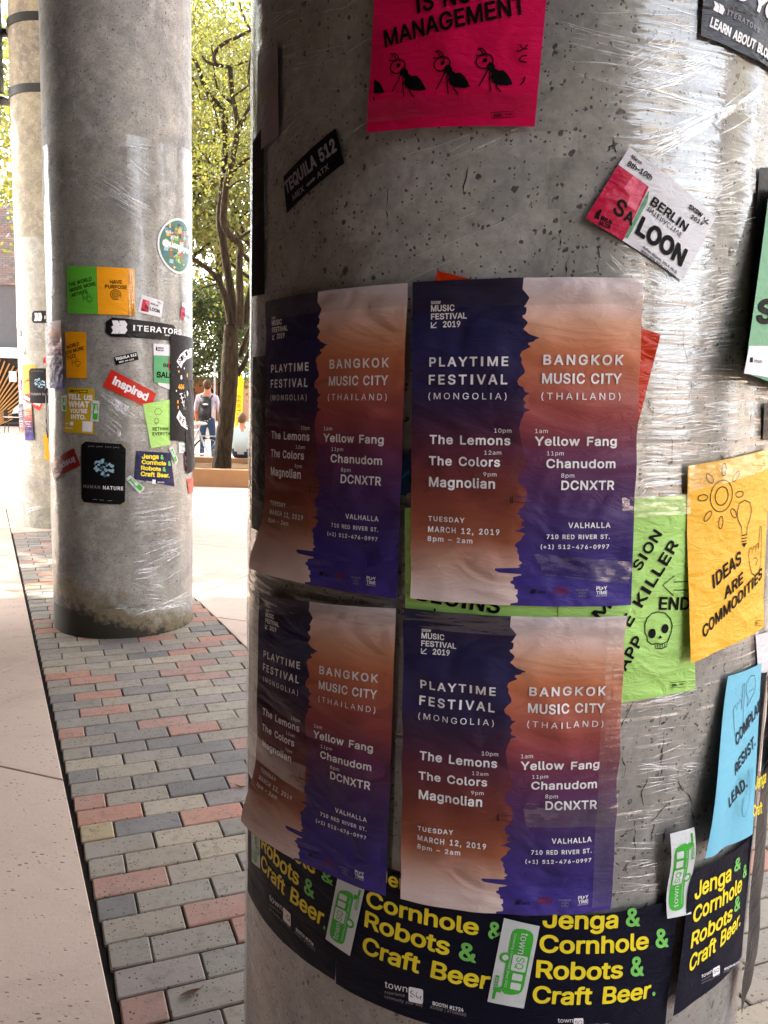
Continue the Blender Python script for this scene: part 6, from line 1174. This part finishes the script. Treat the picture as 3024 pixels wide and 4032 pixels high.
# ---- bicycles
def bicycle(loc, rz, label, col):
    r_ = empty('bicycle', loc, label, 'bicycle', 'bicycles by the planter', rz=rz); fr = flat(col, .35, .6); blk = flat('#161616', .6); st = flat('#a9abad', .3, .6, 0, .05, None, .9)
    def ring(c, R_, r2_, m, nm, par):
        b = MB(); N = 32; b.tube([(c[0]+R_*math.cos(2*math.pi*i/N), 0, c[2]+R_*math.sin(2*math.pi*i/N)) for i in range(N+1)], r2_, 8, cap=False); return link(nm, b.mesh(nm), par, m, True)
    for cx_ in (0, 1.02):
        wl_ = MB(); wl_.tube([(cx_, -.05, .34), (cx_, .05, .34)], .022, 10); hub = link('wheel', wl_.mesh('wheel'), r_, st, True); ring((cx_, 0, .34), .325, .019, blk, 'tyre', hub); ring((cx_, 0, .34), .303, .010, st, 'rim', hub)
        sp = MB()
        for k in range(18): a = 2*math.pi*k/18; sp.tube([(cx_, .02*(-1)**k, .34), (cx_+.3*math.cos(a), 0, .34+.3*math.sin(a))], .0018, 3, cap=False)
        tag(link('spoke', sp.mesh('spoke'), hub, st), kind='stuff')
    f = MB(); S_, B_, H_, H2 = (.20, 0, .82), (.42, 0, .30), (.80, 0, .80), (.84, 0, .68)
    for a, b_ in [(S_, B_), (B_, H2), (S_, H_), ((0, .05, .34), B_), ((0, -.05, .34), B_), ((0, .05, .34), S_), ((0, -.05, .34), S_), (H_, H2), (H2, (1.02, .05, .34)), (H2, (1.02, -.05, .34))]: f.tube([a, b_], .017, 8)
    link('frame', f.mesh('frame'), r_, fr, True); f = MB(); f.tube([S_, (.17, 0, .93)], .013, 8); link('seat_post', f.mesh('seat_post'), r_, st, True)
    f = MB(); f.sphere((.15, 0, .96), .13, 1.05, .55, .28, 12, 6); link('saddle', f.mesh('saddle'), r_, flat('#c9c4b8', .5), True)
    f = MB(); f.tube([H_, (.77, 0, .98), (.80, .0, 1.0)], .014, 8); f.tube([(.70, -.30, 1.03), (.80, -.18, 1.0), (.80, .18, 1.0), (.70, .30, 1.03)], .012, 8); link('handlebar', f.mesh('handlebar'), r_, blk, True)
    f = MB(); f.tube([(.42, -.09, .30), (.42, .09, .30)], .05, 12); f.tube([(.42, .09, .30), (.50, .1, .18)], .01, 6); f.tube([(.42, -.09, .30), (.34, -.1, .42)], .01, 6); link('crank', f.mesh('crank'), r_, st, True)
    f = MB(); f.box(-.28, -.07, .70, .12, .07, .715); link('rack', f.mesh('rack'), r_, st); f = MB(); f.sphere((-.29, 0, .66), .03, .5, 1, .7, 8, 6); link('reflector', f.mesh('reflector'), r_, flat('#c2261a', .3), True)
    return r_
pb = at(818, 1780, 17.2); bicycle((pb.x, 17.25, 0), rad(180), 'bicycle with pale saddle parked behind the planter beside the standing man', '#b9bcc0')
# ---- feather flag, tent, lamp pole, kiosk
pf = at(938, 1690, 20); fl = empty('feather_flag', (pf.x, 20, 0), 'narrow yellow flag with dark vertical lettering behind the tree trunk', 'flag')
b = MB(); pts = []
for k in range(13): t_ = k/12; zz = .62+1.5*t_; w_ = .17 if t_ < .8 else .17*math.sqrt(max(0, 1-((t_-.8)/.2)**2)); pts.append((zz, w_))
for zz, w_ in pts: b.v += [(-.09+.05*(zz-.6)/1.5, 0, zz), (-.09+w_+.05*(zz-.6)/1.5, .0, zz), (-.09+.05*(zz-.6)/1.5, .006, zz), (-.09+w_+.05*(zz-.6)/1.5, .006, zz)]
b.f = [(4*i, 4*i+1, 4*i+5, 4*i+4) for i in range(12)]+[(4*i+3, 4*i+2, 4*i+6, 4*i+7) for i in range(12)]; b.m = [0]*24; link('cloth', b.mesh('cloth'), fl, flat('#e3c11f', .7, .2, .2, .06))
b = MB(); b.tube([(-.1, .01, 0), (-.1, .01, 1.6), (-.04, .01, 2.13)], .012, 6); link('pole', b.mesh('pole'), fl, flat('#9b9da0', .4))
V, F = text2d('FESTIVAL', 'b', .05); me = bpy.data.meshes.new('lettering'); me.from_pydata([(-.035+.085*float(y), -.004, 1.55-.80*float(x)) for x, y in V], [], F); link('lettering', me, fl, flat('#8a7412', .7))
b = MB(); b.box(-.18, -.12, 0, .05, .14, .03); link('foot', b.mesh('foot'), fl, flat('#333333', .6))
tn = empty('event_tent', (-2.55, 23, 0), 'white tent with a blue rounded top beside the nearest column edge', 'tent'); b = MB(); b.box(-1.2, 0, 0, 1.4, 2.4, 2.15); link('canopy_wall', b.mesh('canopy_wall'), tn, flat('#d9d9dc', .7, .2, .1, .04))
b = MB(); N = 12; vs = [(-1.3+2.8*k/N, y_, 2.153+.5*math.sin(math.pi*k/N)) for y_ in (-.08, 2.48) for k in range(N+1)]; b.add(vs+[(x, y, 2.153) for x, y, z in vs], [(k, k+1, N+2+k, N+1+k) for k in range(N)]+[(k, 2*N+2+k, 2*N+3+k, k+1) for k in range(N)]); link('roof', b.mesh('roof'), tn, flat('#5f9fcf', .5, .3, .1, .1))
pp = at(845, 1540, 24); b = MB(); b.tube([(pp.x, 24, 0), (pp.x, 24, 2.45)], .028, 8); tag(b.build('steel_pole', flat('#8c9096', .5, .4)), 'plain grey steel pole rising beside the standing man', 'pole')
kb = empty('low_building', (-9.5, 48, 0), 'low tan kiosk far behind the standing man', 'building'); b = MB(); b.box(-4, 0, 0, 1.2, 4, 2.25); link('wall', b.mesh('wall'), kb, flat('#9a6a4a', .8, .2, .3, .1)); b = MB(); b.box(-4.3, -.3, 2.253, 1.5, 4.3, 2.45); link('roof', b.mesh('roof'), kb, flat('#6b5a4c', .8))
for x in (-3.4, -2.2, -1, .2): b = MB(); b.box(x, -.03, .9, x+.7, -.003, 1.8); link('window', b.mesh('window'), kb, M_GLASS)
# ---- brick building at far left
BY = 34.0; bl = empty('brick_building', (-20, BY, 0), 'brick and dark panel building at the left edge behind the farthest column', 'building')
def brickwall_mat():
    n = NT('brick_wall_far'); bt = n.n('ShaderNodeTexBrick'); v = n.coord('Object', rot=(rad(90), 0, 0)); n.set(bt, 'Vector', v); bt.inputs['Scale'].default_value = 1; bt.inputs['Brick Width'].default_value = .26; bt.inputs['Row Height'].default_value = .087; bt.inputs['Mortar Size'].default_value = .006
    bt.inputs['Color1'].default_value = srgb('#7a6864'); bt.inputs['Color2'].default_value = srgb('#6f6c6d'); bt.inputs['Mortar'].default_value = srgb('#8b857f'); return n.done(n.pbsdf(bt.outputs[0], .85, .2))
b = MB(); b.box(-12, .06, 5.6, 8.5, 9, 8.75); link('upper_wall', b.mesh('upper_wall'), bl, brickwall_mat()); b = MB(); b.box(-12, .10, 0, 8.5, 9, 5.597); link('lower_wall', b.mesh('lower_wall'), bl, flat('#55565a', .7, .3, .2, .1))
bms = []
for c in ('#7a6864', '#74706f', '#6e6b6d', '#857670', '#6a6564'): q = MB(); q.box(.005, 0, .004, .255, .058, .083); me = q.mesh('brick'); me.materials.append(flat(c, .85, .2, .3, .1)); bms.append(me)
rr = random.Random(3)
for r_ in range(36):
    for k in range(7): o = link('brick', rr.choice(bms), bl); o.location = (3.55+k*.26+(.13 if r_ % 2 else 0), rr.uniform(-.004, .002), 5.61+r_*.087)
b = MB(); b.box(-12, -.5, 2.72, 8.5, .097, 3.12); link('canopy_beam', b.mesh('canopy_beam'), bl, flat('#e8e6e2', .5, .3, 0, .03)); b = MB(); b.box(-12, -.1, 0, 8.5, .095, 2.717); link('dark_panel', b.mesh('dark_panel'), bl, flat('#171310', .6, .3))
M_GOLD = flat('#a8742c', .45, .5, .1, .15)
for k in range(22):
    a = rad(18+k*2.2); L = 3.2; b = MB(); M_ = Matrix.Translation((3.4, -.14, -.35)) @ Matrix.Rotation(-(rad(6)+k*rad(3.6)), 4, 'Y'); b.box(1.0, -.03, -.025, L, .03, .025, M=M_); b.v = [(v[0], v[1], v[2]) for v in b.v]
    if max(v[2] for v in b.v) < 2.7 and min(v[2] for v in b.v) > .02: link('gold_slat', b.mesh('gold_slat'), bl, M_GOLD)
for k in range(9): b = MB(); x0 = 3.2+.0*k; b.add([(x0, -.12, 2.55-k*.27), (x0+2.4, -.12, 2.68-k*.27+.9), (x0+2.4, -.12, 2.62-k*.27+.9), (x0, -.12, 2.49-k*.27), (x0, -.17, 2.55-k*.27), (x0+2.4, -.17, 2.68-k*.27+.9), (x0+2.4, -.17, 2.62-k*.27+.9), (x0, -.17, 2.49-k*.27)], [(4, 5, 6, 7), (0, 1, 5, 4), (3, 2, 6, 7)]); 
ps = at(36, 1503, BY-.3); b = MB(); b.box(ps.x+20, -.30, ps.z, ps.x+20.30, -.27, ps.z+.42); link('notice', b.mesh('notice'), bl, WHT)
# ---- straps and sign frame on the farthest column
sf = empty('sign_frame', (COLS[2][0], COLS[2][1], 0), 'dark steel sign frame strapped to the farthest column at top left', 'sign frame'); M_STL = flat('#26292b', .45, .5, .1, .15)
zs = []
for (ya, yb) in [(45, 80), (328, 362)]:
    z1 = psz(2, 110, ya)[1]; z0 = psz(2, 110, yb)[1]; zs.append((z0+z1)/2); b = MB(); n_ = 64
    for z_ in (z0, z1):
        for r_ in (COLR+.005, COLR+.017):
            for k in range(n_): a = 2*math.pi*k/n_; b.v.append((r_*math.cos(a), r_*math.sin(a), z_))
    for k in range(n_): k2 = (k+1) % n_; b.f += [(n_+k, n_+k2, 3*n_+k2, 3*n_+k), (2*n_+k, 3*n_+k, 3*n_+k2, 2*n_+k2), (k, k2, n_+k2, n_+k)]; b.m += [0]*3
    link('strap', b.mesh('strap'), sf, M_STL, False)
    pa = at(5, (ya+yb)/2, COLS[2][1]-.1)-Vector((COLS[2][0], COLS[2][1], 0)); b = MB(); b.tube([(-COLR-.012, 0, (z0+z1)/2), (pa.x-.15, -.05, (z0+z1)/2)], .05, 8); link('arm', b.mesh('arm'), sf, M_STL, True)
p0 = at(-40, 365, COLS[2][1]-.15)-sf.location; p1 = at(9, 365, COLS[2][1]-.15)-sf.location; b = MB(); b.box(p0.x-.3, p0.y-.04, p1.z, p1.x, p0.y+.04, 7.2); link('panel', b.mesh('panel'), sf, flat('#20262e', .35, .6))
# ---- litter
def leaf_thing(x, y, L, rz, label, col, curl=.3):
    p = gnd(x, y); r_ = empty('fallen_leaf', (p.x, p.y, .001), label, 'leaf', rz=rz); b = MB(); n_ = 8
    for i in range(n_+1):
        t_ = i/n_; w_ = .28*L*math.sin(math.pi*t_)**.8; 
        for e in (-1, 0, 1): b.v.append((L*(t_-.5), e*w_*.5, .0015+curl*L*.25*(2*t_-1)**2+abs(e)*w_*.25))
    b.f = [(3*i+e, 3*i+e+1, 3*i+e+4, 3*i+e+3) for i in range(n_) for e in (0, 1)]; b.m = [0]*len(b.f); link('blade', b.mesh('blade'), r_, flat(col, .7, .3), True)
    b = MB(); b.tube([(L*.48, 0, .003+curl*L*.22), (L*.62, .003, .004+curl*L*.3)], .0009, 5); link('stem', b.mesh('stem'), r_, flat(col, .7, .3)); return r_
leaf_thing(748, 3916, .062, rad(32), 'narrow reddish brown leaf lying on a tan paver near the bottom', '#5c3a2e')
leaf_thing(945, 3103, .055, rad(-20), 'curled brown leaf on a paver at the edge of the nearest column', '#6a3b2c', .8)
leaf_thing(620, 3045+100, .012, rad(70), 'tiny dark leaf scrap in a joint between pavers', '#2a2019')

for x, y, rz_, lab in [(262, 2482, 10, 'tiny ochre leaf against the black stained left foot of the middle column'), (400, 2520, 40, 'tiny ochre leaf just in front of the foot of the middle column'), (168, 2640, 30, 'tiny ochre leaf near the left edge of the brick path'), (100, 2405, 60, 'tiny ochre leaf beside the long dark joint left of the middle column')]:
    leaf_thing(x, y, .022, rad(rz_), lab, '#b07a22', .3)['group'] = 'tiny ochre leaves near the middle column'
